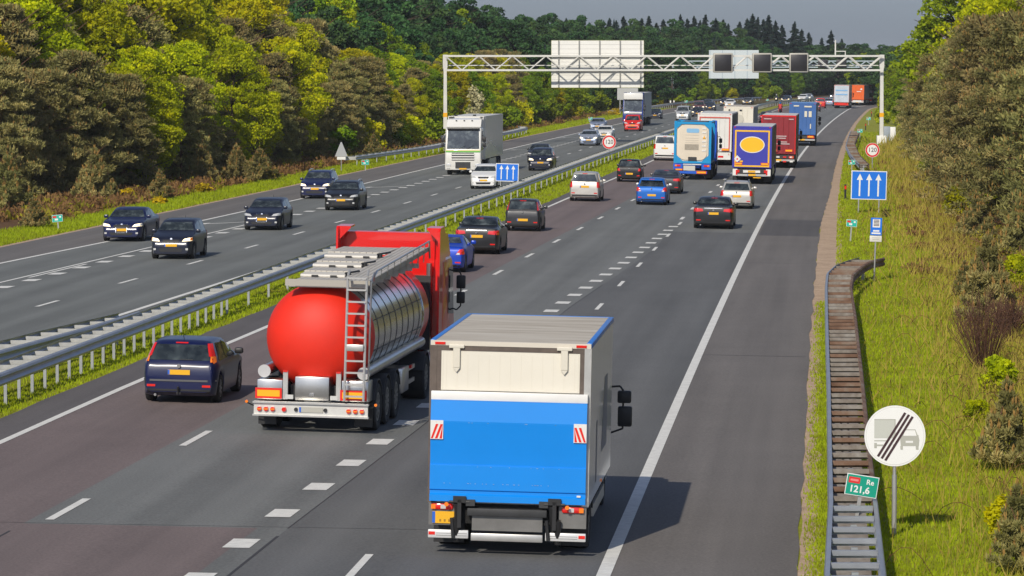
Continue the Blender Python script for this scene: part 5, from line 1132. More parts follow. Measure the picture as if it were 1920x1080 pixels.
e = truck_root('distant oncoming lorry with white roof fairing and dark blue cab', 'lorry', 1188, 236, -1)
DB = mat('cab_dark_blue', (.010, .035, .22), .35, 0, coat=.8)
c = cab(e, -.9, 4.1, DB, W=2.5, L=2.3, z0=.62, lower=DB); bx('white_fairing', WHITES, c, -1.2, 1.2, .40, .95, 2.78, 4.05, bev=.1); bx('white_band', WHITES, c, -1.1, 1.1, 1.38, 1.425, 1.55, 1.72)
bx('cargo_box', mat('trailer_grey_blue', (.30, .33, .35), .45, var=.15, vscale=.4), e, -1.27, 1.27, -14.4, -1.35, 1.05, 4.05); bx('roof', ROOFW, e, -1.25, 1.25, -14.38, -1.37, 4.05, 4.08)
bx('chassis', DARKF, e, -.5, .5, -14, 1.0, .7, 1.03); twheels(e, (0,), 1.22, .5, .32); twheels(e, (-3.7,), 1.24, .5, .5); twheels(e, (-10, -11.3, -12.6), 1.24, .5, .36)

# --- motorcycles with riders
def motorcycle(label, px, py, sgn, jacket, helmet):
    g = G(px, py); hd = HEAD(g.y) + (math.pi if sgn < 0 else 0)
    e = empty('motorcycle', label, 'motorcycle', None, g, hd)
    for y in (-.7, .7):
        w_ = MB(); n = 20
        V = [(dx, y + math.cos(2 * math.pi * i / n) * r, .32 + math.sin(2 * math.pi * i / n) * r) for i in range(n) for dx, r in ((-.07, .25), (0, .32), (.07, .25), (0, .2))]
        w_.add(V, [(i * 4 + j, ((i + 1) % n) * 4 + j, ((i + 1) % n) * 4 + (j + 1) % 4, i * 4 + (j + 1) % 4) for i in range(n) for j in range(4)]); w_.build('wheel', TYRE, e, smooth=True)
    bx('body', P_BLACK, e, -.16, .16, -.6, .5, .45, .82, bev=.08); bx('fairing', P_DGREY, e, -.28, .28, .3, .75, .6, 1.2, bev=.1); bx('seat', BLK, e, -.14, .14, -.7, 0, .80, .88, bev=.03)
    bx('engine', DARKF, e, -.2, .2, -.2, .35, .28, .6, bev=.05); part('fork', CHROME, e, lambda b: (b.tube((-.1, .7, .32), (-.1, .5, 1.0), .03, n=6), b.tube((.1, .7, .32), (.1, .5, 1.0), .03, n=6)))
    part('handlebar', BLK, e, lambda b: b.tube((-.36, .42, 1.06), (.36, .42, 1.06), .02, n=6)); part('headlight', HEADL, e, lambda b: b.tube((0, .70, .95), (0, .80, .95), .10, n=12), True); part('tail_light', REDL, e, lambda b: b.box(-.08, .08, -.74, -.70, .78, .86))
    # rider: one skinned body
    rt = empty('person', 'rider in ' + jacket[0] + ' jacket and ' + helmet[0] + ' helmet on the ' + ('oncoming' if sgn < 0 else 'departing') + ' motorcycle', 'person', None, g, hd)
    joints = [(0, -.25, .92), (0, -.15, 1.18), (0, -.05, 1.42), (0, 0, 1.52), (.20, -.04, 1.40), (.36, .14, 1.16), (.30, .40, 1.08), (-.20, -.04, 1.40), (-.36, .14, 1.16), (-.30, .40, 1.08), (.14, -.2, .90), (.25, .22, .80), (.20, -.02, .38), (.20, .16, .32), (-.14, -.2, .90), (-.25, .22, .80), (-.20, -.02, .38), (-.20, .16, .32)]
    edges = [(0, 1), (1, 2), (2, 3), (2, 4), (4, 5), (5, 6), (2, 7), (7, 8), (8, 9), (0, 10), (10, 11), (11, 12), (12, 13), (0, 14), (14, 15), (15, 16), (16, 17)]
    rad = [.16, .16, .17, .07, .09, .065, .05, .09, .065, .05, .11, .08, .06, .05, .11, .08, .06, .05]
    me = bpy.data.meshes.new('body'); me.from_pydata(joints, edges, []); me.materials.append(jacket[1]); o = link('body', me, rt)
    sk = o.modifiers.new('Skin', 'SKIN'); 
    for i, r in enumerate(rad): me.skin_vertices[0].data[i].radius = (r, r)
    me.skin_vertices[0].data[0].use_root = True; o.modifiers.new('Sub', 'SUBSURF').levels = 1
    part('helmet', helmet[1], rt, lambda b: b.add(*uvs(0, .02, 1.68, .14, .16, .15)), True); part('visor', GLASS, rt, lambda b: b.box(-.09, .09, .14, .185, 1.64, 1.74, bev=.02), True)
def uvs(cx, cy, cz, rx, ry, rz, n=14, m=9):
    V = []; F = []
    for j in range(m + 1):
        p = math.pi * j / m
        for i in range(n): t = 2 * math.pi * i / n; V.append((cx + rx * math.sin(p) * math.cos(t), cy + ry * math.sin(p) * math.sin(t), cz + rz * math.cos(p)))
    for j in range(m):
        for i in range(n): F.append((j * n + i, j * n + (i + 1) % n, (j + 1) * n + (i + 1) % n, (j + 1) * n + i))
    return V, F
if 'skin_vertices':
    motorcycle('distant oncoming motorcycle with its headlamp lit', 1456, 194.5, -1, ('dark', mat('jacket_dark', (.03, .035, .05), .8)), ('white', WHT))
    motorcycle('departing motorcycle left of the blue box lorry', 1463, 214, 1, ('red and blue', mat('jacket_red', (.5, .03, .03), .7)), ('blue', P_MBLUE))
# ------------------------------------------------------------ barriers, gantries, signs
GALV = mat('galvanised_rail', (.40, .42, .45), .42, .65, var=.14, vscale=1.2); GALVP = mat('galvanised_post', (.36, .38, .40), .5, .3, var=.1, vscale=3)
GALVW = mat('galvanised_spacer', (.44, .44, .43), .5, .3, var=.2, vscale=3); RUST = ramp_mat('rusty_steel', [(.10, .05, .03), (.20, .12, .08), (.26, .22, .18)], 1.3, rough=.75)
PLATE_C = ramp_mat('weathered_plate', [(.13, .10, .08), (.24, .21, .18), (.33, .31, .28)], 1.1, rough=.7, scale2=7)
RAILP = [(-.02, -.155), (.035, -.13), (.055, -.08), (.0, -.02), (.0, .02), (.055, .08), (.035, .13), (-.02, .155)]
def rail(name, m, parent, uf, y0, y1, z, face, step=2.0, thick=.012):
    """W-beam; face = +1 bulges towards +u"""
    b = MB(); ys = list(np.arange(y0, y1, step)) + [y1]; n = len(RAILP); V = []
    for Y in ys:
        for k, (a, c) in enumerate(RAILP): V.append((RX(Y) + uf(Y) + face * a, Y, ZG(uf(Y)) + z + c))
        for k, (a, c) in enumerate(RAILP[::-1]): V.append((RX(Y) + uf(Y) + face * (a - thick), Y, ZG(uf(Y)) + z + c))
    w = 2 * n; F = []
    for i in range(len(ys) - 1):
        for k in range(w): F.append((i * w + k, i * w + (k + 1) % w, (i + 1) * w + (k + 1) % w, (i + 1) * w + k))
    F += [tuple(range(w)), tuple(range((len(ys) - 1) * w, len(ys) * w))[::-1]]
    b.add(V, F); return b.build(name, m, parent, smooth=True)
def barrier(label, uN, uF, y0, y1, post_ys, plate_ys, z=.62, posts2=None, name='crash_barrier', cut=100, mats=None, group=None):
    m = mats or (GALV, GALV, GALVP, GALVW)
    e = empty(name, label, 'crash barrier', group, (RX(y0) + uN(y0), y0, ZG(uN(y0)))); o = Vector(e.location)
    def shift(ob): ob.location = -o; return ob
    shift(rail('rail', m[0], e, uN, y0, y1, z, 1)); shift(rail('rail', m[1], e, uF, y0, y1, z, -1))
    def postb(b, Y, u): x = RX(Y) + u; b.box(x - .035, x + .035, Y - .035, Y + .035, ZG(u) - .05, ZG(u) + z + .0)
    def plateb(b, Y):
        a, c = uF(Y) + .05, uN(Y) - .05; x0, x1 = RX(Y) + a, RX(Y) + c; zg = ZG(a) + z
        b.box(x0, x1, Y - .03, Y + .03, zg + .04, zg + .11); b.add([(x0, Y - .03, zg + .04), (x1, Y - .03, zg + .04), (x1 - .12, Y - .028, zg - .14), (x0 + .12, Y - .028, zg - .14)], [(0, 1, 2, 3)])
        b.add([(x0, Y + .03, zg + .111), (x1, Y + .03, zg + .111), (x1, Y + .30, zg + .05), (x0, Y + .30, zg + .05)], [(0, 1, 2, 3)])
    for nm, ys, fn, mm in (('post', post_ys, lambda b, Y: postb(b, Y, uN(Y) - .10), m[2]), ('spacer', plate_ys, plateb, m[3])):
        for Y in ys[:cut]: b = MB(); fn(b, Y); shift(b.build(nm, mm, e, fix=False))
        if ys[cut:]:
            b = MB(); [fn(b, Y) for Y in ys[cut:]]; shift(b.build(nm, mm, e, fix=False))['kind'] = 'stuff'
    return e
mN = lerpf([(50, -14.95), (81, -14.9), (133, -14.6), (203, -14.25), (334, -14.2), (900, -14.2)]); mF = lambda Y: mN(Y) - .98
py = list(np.arange(58, 112, 1.36)) + list(np.arange(112, 800, 4)); ply = list(np.arange(58, 114, 1.36)) + list(np.arange(114, 620, 2.0))
barrier('long double-rail galvanised barrier in the median between the carriageways', mN, mF, 58, 800, py, ply)
bN = lerpf([(58, -18.4), (88, -16.75), (94, -16.35), (99, -16.0), (104, -15.75)]); bF = lambda Y: min(bN(Y) - .85, -16.3)
barrier('short double-rail barrier branching off the median barrier at the left edge', bN, lambda Y: bN(Y) - .9 + max(0, (Y - 96) * .05), 60, 103, list(np.arange(60, 102, 1.36)), list(np.arange(60.6, 102, 1.36)))
gl = lerpf([(30, 3.35), (51, 3.42), (60, 3.5), (82, 3.5), (118, 3.42), (126, 3.45), (131, 3.75), (134, 4.2), (136.5, 4.75)])
grr = lerpf([(30, 4.15), (51, 4.2), (86, 4.25), (104, 4.25), (118, 4.2), (125, 4.3), (130, 4.65), (133.5, 5.0), (135.5, 5.5)])
def ladder_barrier(label, L_, R_2, y0, y1, ys, rust_from, z=.60):
    e = empty('crash_barrier', label, 'crash barrier', None, (RX(y0) + L_(y0), y0, ZG(3))); o = Vector(e.location)
    def sh(ob): ob.location = -o; return ob
    if rust_from > y0:
        sh(rail('rail', GALV, e, L_, y0, rust_from, z, -1, 1)); sh(rail('rail', GALV, e, R_2, y0, rust_from, z, 1, 1))
    rf = max(y0, rust_from)
    sh(rail('rail', GALV, e, L_, rf, y1, z, -1, 1)); sh(rail('rail', RUST, e, R_2, rf, min(y1, y1), z, 1, 1))
    rn = random.Random(9)
    for Y in ys:
        a, c = L_(Y) + .04, R_2(Y) - .04; x0, x1 = RX(Y) + a, RX(Y) + c; zg = ZG(3) + z; rusty = Y > rust_from
        mm = (RUST if rn.random() < .4 else PLATE_C) if rusty else GALV
        b = MB(); b.box(x0, x1, Y - .035, Y + .035, zg + .06, zg + .14); b.box(x0, x1, Y + .035, Y + .05, zg + .02, zg + .12); sp = sh(b.build('spacer', mm, e))
        b = MB(); cols = 0
        V = [(x0 + .07, Y + .26, zg - .16), (x1 - .07, Y + .26, zg - .16), (x1 - .02, Y + 1.0, zg + .0), (x0 + .02, Y + 1.0, zg + .0)]
        b.add(V, [(0, 1, 2, 3)], 0); b.add([(p[0], p[1], p[2] - .012) for p in V], [(3, 2, 1, 0)], 0)
        xm = (x0 + x1) / 2
        for dx, dy in ((-.07, .72), (.07, .72), (0, .42), (-.04, .95), (.04, .95)): b.add([(xm + dx - .02, Y + dy - .05, zg + .02 - (1.06 - dy) * .18), (xm + dx + .02, Y + dy - .05, zg + .02 - (1.06 - dy) * .18), (xm + dx + .02, Y + dy + .05, zg + .02 - (1.06 - dy) * .18), (xm + dx - .02, Y + dy + .05, zg + .02 - (1.06 - dy) * .18)], [(0, 1, 2, 3)], 1)
        sh(b.build('spacer_plate', [PLATE_C, BLK], e, fix=False))
    for Y in ys[::2]:
        b = MB(); x = RX(Y) + (L_(Y) + R_2(Y)) / 2; b.box(x - .05, x + .05, Y - .04, Y + .04, ZG(3) - .1, ZG(3) + z); sh(b.build('post', GALVP, e))
    return e
ladder_barrier('curved ladder-like double barrier on the right verge beside the hard shoulder, nearest', gl, grr, 44, 136, list(np.arange(44.5, 135, 1.36)), 60.5)
fl = lerpf([(262, 5.0), (290, 4.3), (320, 3.8), (381, 3.75)]); fr = lerpf([(262, 5.7), (290, 5.0), (330, 4.5), (381, 4.7)])
ladder_barrier('short weathered ladder-like barrier on the right verge near the gantry post', fl, fr, 262, 392, list(np.arange(263, 392, 1.9)), 200)
lg = lerpf([(270, -33.0), (290, -31.9), (311, -31.1), (380, -31.0), (400, -31.4), (408, -32.4)])
barrier('double-rail barrier on the far verge behind the white oncoming lorry', lg, lambda Y: lg(Y) - .8, 276, 408, list(np.arange(277, 408, 4)), list(np.arange(277, 408, 2.66)))
l2 = lerpf([(540, -33.5), (570, -32), (600, -31.2), (760, -31.0)])
barrier('double-rail barrier on the far verge behind the farthest gantry leg', l2, lambda Y: l2(Y) - .8, 545, 760, list(np.arange(546, 760, 4)), list(np.arange(546, 760, 4)))

# gantries
GW = mat('gantry_white', (.66, .65, .60), .5, .1, var=.12, vscale=.8); GB = mat('gantry_grey_blue', (.42, .50, .54), .5, .1); BACKW = mat('sign_back_white', (.78, .77, .72), .5, var=.04, vscale=1)
def gantry(label, Yg, xl, xr, ztop, zbot, m, hdtilt=0.0, band=None):
    """truss bridge over both carriageways; xl, xr are world x of the two legs"""
    e = empty('sign_gantry', label, 'gantry', None, ((xl + xr) / 2, Yg, 0))
    W_ = (xr - xl) / 2
    for x, nm in ((-W_, 0), (W_, 1)):
        b = MB(); b.prism([(x - .19, -.2), (x + .19, -.2), (x + .15, zbot + .0), (x + .22, zbot + .3), (x + .22, ztop + .12), (x - .22, ztop + .12), (x - .22, zbot + .3), (x - .15, zbot)], 'y', -.25, .25); lg_ = b.build('post', m, e)
        bx('post_base', BACKW, lg_, x - .45, x + .45, -.45, .45, -.1, .75, bev=.03)
        if band: bx('yellow_band', LY, lg_, x - .20, x + .20, -.26, .26, 2.55, 2.95)
    for dy in (-.75, .75):
        for z in (ztop, zbot): bx('truss_chord', m, e, -W_, W_, dy - .09, dy + .09, z - .09, z + .09)
        n = int(round(2 * W_ / 1.62)); b = MB()
        for k in range(n):
            x0 = -W_ + 2 * W_ * k / n; x1 = -W_ + 2 * W_ * (k + 1) / n
            za, zb = (ztop, zbot) if k % 2 == 0 else (zbot, ztop); b.tube((x0, dy, za), (x1, dy, zb), .065, n=6)
        b.build('truss_brace', m, e)
    b = MB(); [b.tube((-W_ + 3 * k, -.75, zbot), (-W_ + 3 * k + 1.5, .75, zbot), .04, n=5) for k in range(int(2 * W_ / 3))]; b.build('truss_brace', m, e)
    bx('cable_tray', m, e, -W_ + .3, W_ - .3, .1, .3, zbot + .42, zbot + .50)
    return e
def PX(px, Y): return (px - 960) / FPX * Y
def PZ(py, Y): return CH + (HOR - py) / FPX * Y
Yg = 356
e = gantry('white truss sign gantry spanning the whole motorway, nearest of the two', Yg, PX(835, Yg), PX(1652, Yg), PZ(105, Yg), PZ(131.5, Yg), GW, band=True)
cx = e.location.x
def gp(px): return PX(px, Yg) - cx
x0, x1, z0, z1 = gp(1034), gp(1207), PZ(164, Yg), PZ(76, Yg)
sp = bx('sign_panel', BACKW, e, x0, x1, .95, 1.05, z0, z1)
part('sign_frame', mat('frame_grey', (.30, .30, .28), .5, .3), sp, lambda b: [b.box(x0 + (x1 - x0) * (k + .5) / 4.5 - .3 - .05, x0 + (x1 - x0) * (k + .5) / 4.5 - .3 + .05, .80, .95, z0, z1) for k in range(5)])
part('panel_edge', mat('edge_olive', (.35, .36, .16), .5), sp, lambda b: (b.box(x0 - .03, x0, .93, 1.07, z0, z1), b.box(x1, x1 + .03, .93, 1.07, z0, z1), b.box(x0, x1, .93, 1.07, z0 - .03, z0), b.box(x0, x1, .93, 1.07, z1, z1 + .03)))
part('panel_joint', mat('joint_grey', (.50, .49, .46), .5), sp, lambda b: [b.box(x0, x1, .940, .9501, z, z + .03) for z in np.arange(z0 + .35, z1, .42)])
DARKS = mat('matrix_face', (.022, .020, .022), .4, var=.1, vscale=2)
for xa, xb in ((1335, 1372), (1408, 1445), (1477, 1513)):
    a, c = gp(xa), gp(xb); za, zb = PZ(136, Yg), PZ(99.5, Yg)
    fr_ = bx('matrix_sign', mat('matrix_frame', (.42, .40, .34), .5), e, a, c, -1.35, -.86, za, zb, bev=.12); bx('display', DARKS, fr_, a + .14, c - .14, -1.375, -1.34, za + .14, zb - .14, bev=.02)
a = gp(1565); b = MB(); b.box(a - .06, a + .06, -.06, .06, PZ(105, Yg), PZ(75, Yg)); b.box(a, a + 1.0, -.05, .05, PZ(97, Yg), PZ(95.5, Yg)); b.box(a + .92, a + 1.0, -.05, .05, PZ(105, Yg), PZ(97, Yg)); b.build('mast', GW, e)
Yg = 690
e = gantry('pale blue-grey truss gantry farther off, seen through the nearer gantry', Yg, PX(1260, Yg), PX(1656, Yg), PZ(114.5, Yg), PZ(126, Yg), GB)
cx = e.location.x; x0, x1, z0, z1 = gp(1328), gp(1421), PZ(147, Yg), PZ(94, Yg)
sp = bx('sign_panel', mat('sign_back_pale', (.56, .62, .63), .5), e, x0, x1, -1.1, -1.0, z0, z1)
part('sign_frame', GB, sp, lambda b: [b.box(x0 + (x1 - x0) * k / 4 + .1, x0 + (x1 - x0) * k / 4 + .25, -1.16, -1.1, z0, z1) for k in range(4)])
for xa, xb in ((1532, 1550), (1566, 1585)):
    a, c = gp(xa), gp(xb); bx('matrix_sign', DARKS, e, a, c, -1.35, -.86, PZ(127, Yg), PZ(112, Yg), bev=.08)

# road signs
SBLU = mat('sign_blue', (.005, .16, .70), .45); SRED = mat('sign_red', (.68, .02, .02), .45); SGRN = mat('sign_green', (.0, .30, .20), .45); SGRN2 = mat('sign_teal', (.01, .42, .33), .45)
SWH = mat('sign_white', (.76, .76, .74), .5); SGY = mat('sign_grey_print', (.42, .42, .37), .5); SDK = mat('sign_dark_print', (.05, .02, .025), .5); POLE = mat('pole_grey', (.38, .38, .37), .5, .4, var=.12, vscale=4); SBACK = mat('sign_back_alu', (.45, .46, .47), .45, .5)
FONT = None
def text_mesh(s, size, bold=0.0):
    cu = bpy.data.curves.new('text', 'FONT'); cu.body = s; cu.size = size; cu.offset = bold; cu.align_x = 'CENTER'; cu.align_y = 'CENTER'; cu.resolution_u = 3
    o = bpy.data.objects.new('text', cu); COL.objects.link(o); dg = bpy.context.evaluated_depsgraph_get(); me = bpy.data.meshes.new_from_object(o.evaluated_get(dg))
    bpy.data.objects.remove(o); bpy.data.curves.remove(cu); return me
def add_text(parent, s, size, x, z, y, m, name='lettering', bold=0.0, sx=1.0):
    me = text_mesh(s, size, bold)
    for v in me.vertices: v.co = Vector((x + v.co.x * sx, y, z + v.co.y))
    me.materials.clear(); me.materials.append(m); return link(name, me, parent)
def disc(b, x, z, r, y, mi=0, n=48, y2=None):
    V = [(x + r * math.cos(2 * math.pi * i / n), y, z + r * math.sin(2 * math.pi * i / n)) for i in range(n)]
    if y2 is None: b.add(V, [tuple(range(n))], mi)
    else:
        V += [(p[0], y2, p[2]) for p in V]; b.add(V, [(i, (i + 1) % n, n + (i + 1) % n, n + i) for i in range(n)] + [tuple(range(n)), tuple(range(n, 2 * n))[::-1]], mi)
def sign_root(label, name, X, Y, z=None, rz=0.0, cat='road sign', group=None):
    return empty(name, label, cat, group, (X, Y, ZG(X - RX(Y)) if z is None else z), rz)
def poles(e, xs, h, r=.035):
    for x in xs: part('pole', POLE, e, lambda b: b.tube((x, .03, -.3), (x, .03, h), r, n=12), True)
# end of no-overtaking for lorries
Y = G(1680, 1005).y; X = PX(1681, Y); e = sign_root('large round white sign ending the overtaking ban for lorries, foreground right verge', 'round_sign', X, Y, -.16)
zc_ = PZ(819, Y) + .16; r = 57.5 / FPX * Y
b = MB(); disc(b, 0, zc_, r, -.012, 0, 64, .012); disc(b, 0, zc_, r * .955, -.0135, 1, 64); disc(b, 0, zc_, r * .94, -.015, 0, 64)
f = b.build('sign_face', [mat('sign_face_white', (.80, .80, .78), .5), mat('sign_ring', (.62, .62, .60), .5)], e, fix=False)
q = MB(); k = r / 57.5
def px_(x, y): return ((x - 1682) * k, zc_ - (y - 819) * k)
def rect(b, x0, y0, x1, y1, mi, dy=-.018):
    (a, c), (a2, c2) = px_(x0, y0), px_(x1, y1); b.add([(a, dy, c2), (a2, dy, c2), (a2, dy, c), (a, dy, c)], [(0, 1, 2, 3)], mi)
rect(q, 1643, 787, 1683, 823, 0); rect(q, 1643, 789, 1681, 823, 1, -.019); rect(q, 1643, 827, 1668, 829, 0); rect(q, 1643, 832, 1648, 842, 0); rect(q, 1648, 835, 1660, 838, 0); rect(q, 1678, 835, 1681, 843, 0)
for poly in ([(1694, 817), (1698, 818.5), (1722, 818.5), (1726, 817), (1728, 827), (1727, 838), (1693, 838), (1692, 827)], [(1692, 838), (1697, 838), (1697, 845), (1692.5, 845)], [(1721, 838), (1726.5, 838), (1726.5, 845), (1721.5, 845)]):
    q.add([(px_(*p)[0], -.018, px_(*p)[1]) for p in poly], [tuple(range(len(poly)))], 0)
for aa, cc in (((1694, 817), (1698, 819)), ):
    for p1, p2 in (((1695, 818), (1700, 819.5)),): pass
for poly in ([(1695, 818), (1699, 808), (1701, 808), (1697.5, 818)], [(1699, 808), (1700, 806.5), (1720, 806.5), (1721, 808)], [(1721, 808), (1719.5, 808), (1722.5, 818), (1725, 818)]):
    q.add([(px_(*p)[0], -.018, px_(*p)[1]) for p in poly], [tuple(range(len(poly)))], 0)
rect(q, 1702, 828, 1716, 832, 2, -.020)
for dx in (0, 7, 14):
    poly = [(1648 + dx, 856.5 + dx * .55 ), (1652 + dx, 858.5 + dx * .55), (1703 + dx, 776 + dx * .52), (1699 + dx, 774 + dx * .52)]
    q.add([(px_(*p)[0], -.023, px_(*p)[1]) for p in poly], [(0, 1, 2, 3)], 3)
q.build('sign_symbol', [SGY, mat('sign_grey_fill', (.52, .53, .48), .5), SWH, SDK], f, fix=False)
poles(e, (0,), zc_ + r * .2, .03); part('pole', POLE, e, lambda b: b.tube((0, .03, -.3), (0, .03, zc_ - r - .15), .042, n=12), True)
# hectometre signs
def hecto(label, px, py, wpx, Y, hpole, text=None, tilt=0.0, fine=False):
    X = PX(px, Y); z = PZ(py, Y); w = wpx / FPX * Y; h = w * .66; z0 = ZG(X - RX(Y)); zz = z - z0
    e = sign_root(label, 'marker_sign', X, Y, z0, 0.0, 'marker sign', 'green distance marker signs'); e.rotation_euler = (0, tilt, 0)
    b = MB(); b.box(-w / 2, w / 2, -.012, .01, zz - h / 2, zz + h / 2, 0, bev=.004); b.box(-w / 2 + .012, w / 2 - .012, -.014, -.0125, zz - h / 2 + .012, zz + h / 2 - .012, 1); b.box(-w * .43, -w * .08, -.017, -.0145, zz + h * .08, zz + h * .36, 2)
    f = b.build('sign_face', [SWH, SGRN if fine else SGRN2, SRED], e)
    if fine:
        add_text(f, '121,6', h * .44, -w * .06, zz - h * .20, -.018, SWH, bold=.004); add_text(f, 'Re', h * .34, w * .24, zz + h * .20, -.018, SWH, bold=.002); bx('marker_print', mat('pink_print', (.75, .22, .20), .5), f, -w * .38, -w * .13, -.020, -.0175, zz + h * .17, zz + h * .27)
    else:
        bx('marker_print', SWH, f, -w * .25, w * .05, -.018, -.0145, zz - h * .28, zz - h * .02); bx('marker_print', SWH, f, w * .18, w * .36, -.018, -.0145, zz + h * .06, zz + h * .30)
    part('pole', POLE, e, lambda b: b.box(-.03, .03, .012, .04, -.2, zz + h * .2)); return e
hecto('green 121,6 marker sign tilted above the right barrier', 1601, 912, 61, 60.0, 1, tilt=R_(9), fine=True)
hecto('small green marker sign beside the blue information sign', 1595, 418, 20, 163, 1, tilt=R_(4)); hecto('small green marker sign just above the right blue three-arrow sign', 1597, 304, 13, 257, 1)
hecto('tiny green marker sign at the end of the short weathered barrier', 1612, 245, 10, 372, 1); hecto('tiny green marker sign farthest up the right verge', 1628, 222, 8, 470, 1)
hecto('green marker sign on the left verge, leftmost', 109, 409, 20, G(112, 433).y, 1, tilt=R_(-5)); hecto('green marker sign on the left verge beyond the triangular sign', 685, 304, 14, G(686, 320).y, 1)
hecto('tiny green marker sign beside the pale silver-blue saloon', 1107, 222, 8, G(1107, 234).y, 1); hecto('tiny green marker sign at the bend above the brown-red off-roader', 1286, 190, 6, 660, 1); hecto('farthest green marker sign before the motorcyclist', 1438, 187, 5, 740, 1)
# three-arrow signs
def arrows(label, px, py, w, h, Y, fpole):
    X = PX(px, Y); z0 = ZG(X - RX(Y)); z = PZ(py, Y) - z0; s = Y / FPX; w *= s; h *= s
    e = sign_root(label, 'lane_sign', X, Y, z0)
    e.rotation_euler = (0, R_(1.5), 0)
    b = MB(); b.box(-w / 2, w / 2, -.02, .01, z - h / 2, z + h / 2, 0, bev=.009); b.box(-w / 2 + .035 * w / 1.8 * 1.3, w / 2 - .045, -.023, -.0205, z - h / 2 + .045, z + h / 2 - .045, 1)
    f = b.build('sign_face', [SWH, SBLU], e); q = MB()
    for k in (-1, 0, 1):
        x = k * w * .26; q.box(x - w * .022, x + w * .022, -.027, -.0235, z - h * .38, z + h * .22, 0)
        q.add([(x - w * .085, -.0275, z + h * .18), (x + w * .085, -.0275, z + h * .18), (x, -.0275, z + h * .40)], [(0, 1, 2)], 0)
    q.build('arrow_symbol', SWH, f, fix=False); poles(e, (-w * .27, w * .30), z, .04); return e
Y = G(1625, 399).y; arrows('blue three-arrow lane sign on two posts on the right verge', 1628, 347, 67, 54, Y, 1)
arrows('blue three-arrow lane sign standing in the median barrier', 950, 323, 43, 34, 217, 1)
# speed limit signs
def speed(label, px, py, r, Y):
    X = PX(px, Y); z0 = ZG(X - RX(Y)); z = PZ(py, Y) - z0; r *= Y / FPX; e = sign_root(label, 'speed_sign', X, Y, z0)
    b = MB(); disc(b, 0, z, r, -.015, 0, 48, .01); disc(b, 0, z, r * .96, -.018, 1); disc(b, 0, z, r * .73, -.021, 0); f = b.build('sign_face', [SWH, SRED], e, fix=False)
    add_text(f, '120', r * .86, 0, z, -.026, SDK, bold=r * .006, sx=.95); poles(e, (0,), z, .04)
speed('round red-rimmed 120 sign on the right verge', 1635.5, 281, 13.5, G(1635, 318).y); speed('round red-rimmed 120 sign in the median barrier', 1142, 266, 13, 290)
# blue information sign
Y = G(1638, 528).y; X = PX(1640, Y); z0 = ZG(X - RX(Y)); s = Y / FPX; e = sign_root('narrow blue information sign with white plate below, right verge', 'information_sign', X, Y, z0); e.rotation_euler = (0, R_(2), 0)
za, zb = PZ(441, Y) - z0, PZ(408, Y) - z0; w = 21 * s
b = MB(); b.box(-w / 2, w / 2, -.02, .01, za, zb, 0, bev=.006); f = b.build('sign_face', SBLU, e); bx('sign_symbol', SWH, f, -w * .33, w * .33, -.025, -.0205, zb - 18 * s, zb - 2.5 * s)
h0 = zb - 10 * s; part('sign_print', SDK, f, lambda b: [b.box(-w * .24, w * .24, -.029, -.0255, h0 + k * 2.6 * s, h0 + (k * 2.6 + 1.3) * s) for k in (-2, -1, 0, 1, 2)])
part('sign_print', SWH, f, lambda b: (b.box(-w * .28, w * .28, -.025, -.0205, za + 7 * s, za + 10 * s), b.box(-w * .4, w * .4, -.025, -.0205, za + 2.5 * s, za + 5.5 * s)))
lo = bx('lower_plate', mat('plate_cream', (.66, .64, .58), .5), e, -w * .55, w * .52, -.02, .01, za - 12 * s, za - .8 * s, bev=.006); part('sign_print', SGY, lo, lambda b: (b.box(-w * .35, w * .35, -.024, -.0205, za - 5 * s, za - 4 * s), b.box(-w * .3, w * .3, -.024, -.0205, za - 8 * s, za - 7 * s)))
poles(e, (0,), zb - .1, .03)
# triangular sign seen from its back, left verge
Y = G(641, 322).y; X = PX(640, Y); s = Y / FPX; e = sign_root('pale back of a triangular warning sign on the left verge', 'triangular_sign', X, Y, 0)
zt2, zb3 = PZ(266, Y), PZ(293, Y); part('sign_face', SBACK, e, lambda b: b.prism([(-12 * s, zb3), (12 * s, zb3), (1 * s, zt2), (-1 * s, zt2)], 'y', -.01, .02)); bx('lower_plate', SWH, e, -8 * s, 8 * s, -.01, .02, zb3 - 6 * s, zb3 - .5 * s); poles(e, (0,), zt2 - .2, .035)
# sign panel behind the distant lorry
Y = 560; X = PX(1176, Y); s = Y / FPX; e = sign_root('grey back of a large sign panel behind the distant oncoming lorry', 'roadside_sign', X, Y, 0); part('panel', mat('panel_back_grey', (.45, .46, .45), .6), e, lambda b: b.box(-19 * s, 20 * s, 0, .1, PZ(187, Y), PZ(165, Y)))
for x in (-1.1, 1.1): bx('post', POLE, e, x - .08, x + .08, .1, .25, -.2, PZ(168, Y))
# marker posts and cabinet
def mpost(label, px, py, h, m, cap):
    g = G(px, py); e = empty('marker_post', label, 'marker post', 'short marker posts on the verge', g); b = MB(); b.box(-.06, .06, -.04, .04, -.1, h, bev=.015); b.build('post', m, e); bx('reflector', cap, e, -.05, .05, -.048, -.03, h - .28, h - .08)
mpost('black marker post with red reflector left of the blue three-arrow sign', 1585, 373, .85, BLK, LR_RED); mpost('dark marker post with red top near the gantry base', 1623, 244, .8, BLK, LR_RED); mpost('white marker post with orange top right of the cabinet', 1705, 268, .75, SWH, ORL); mpost('small red-topped marker post beyond the far barrier', 1634, 219, .8, BLK, LR_RED)
g = G(1667, 266); e = empty('cabinet', 'grey and white roadside cabinet right of the gantry post', 'cabinet', None, g); bx('body', mat('cabinet_grey', (.30, .34, .38), .5), e, -.55, .08, -.3, .3, -.1, 1.55, bev=.02); bx('body', BACKW, e, .085, .62, -.3, .3, -.1, 1.5, bev=.02)
for x in (-.9, -.5): pass
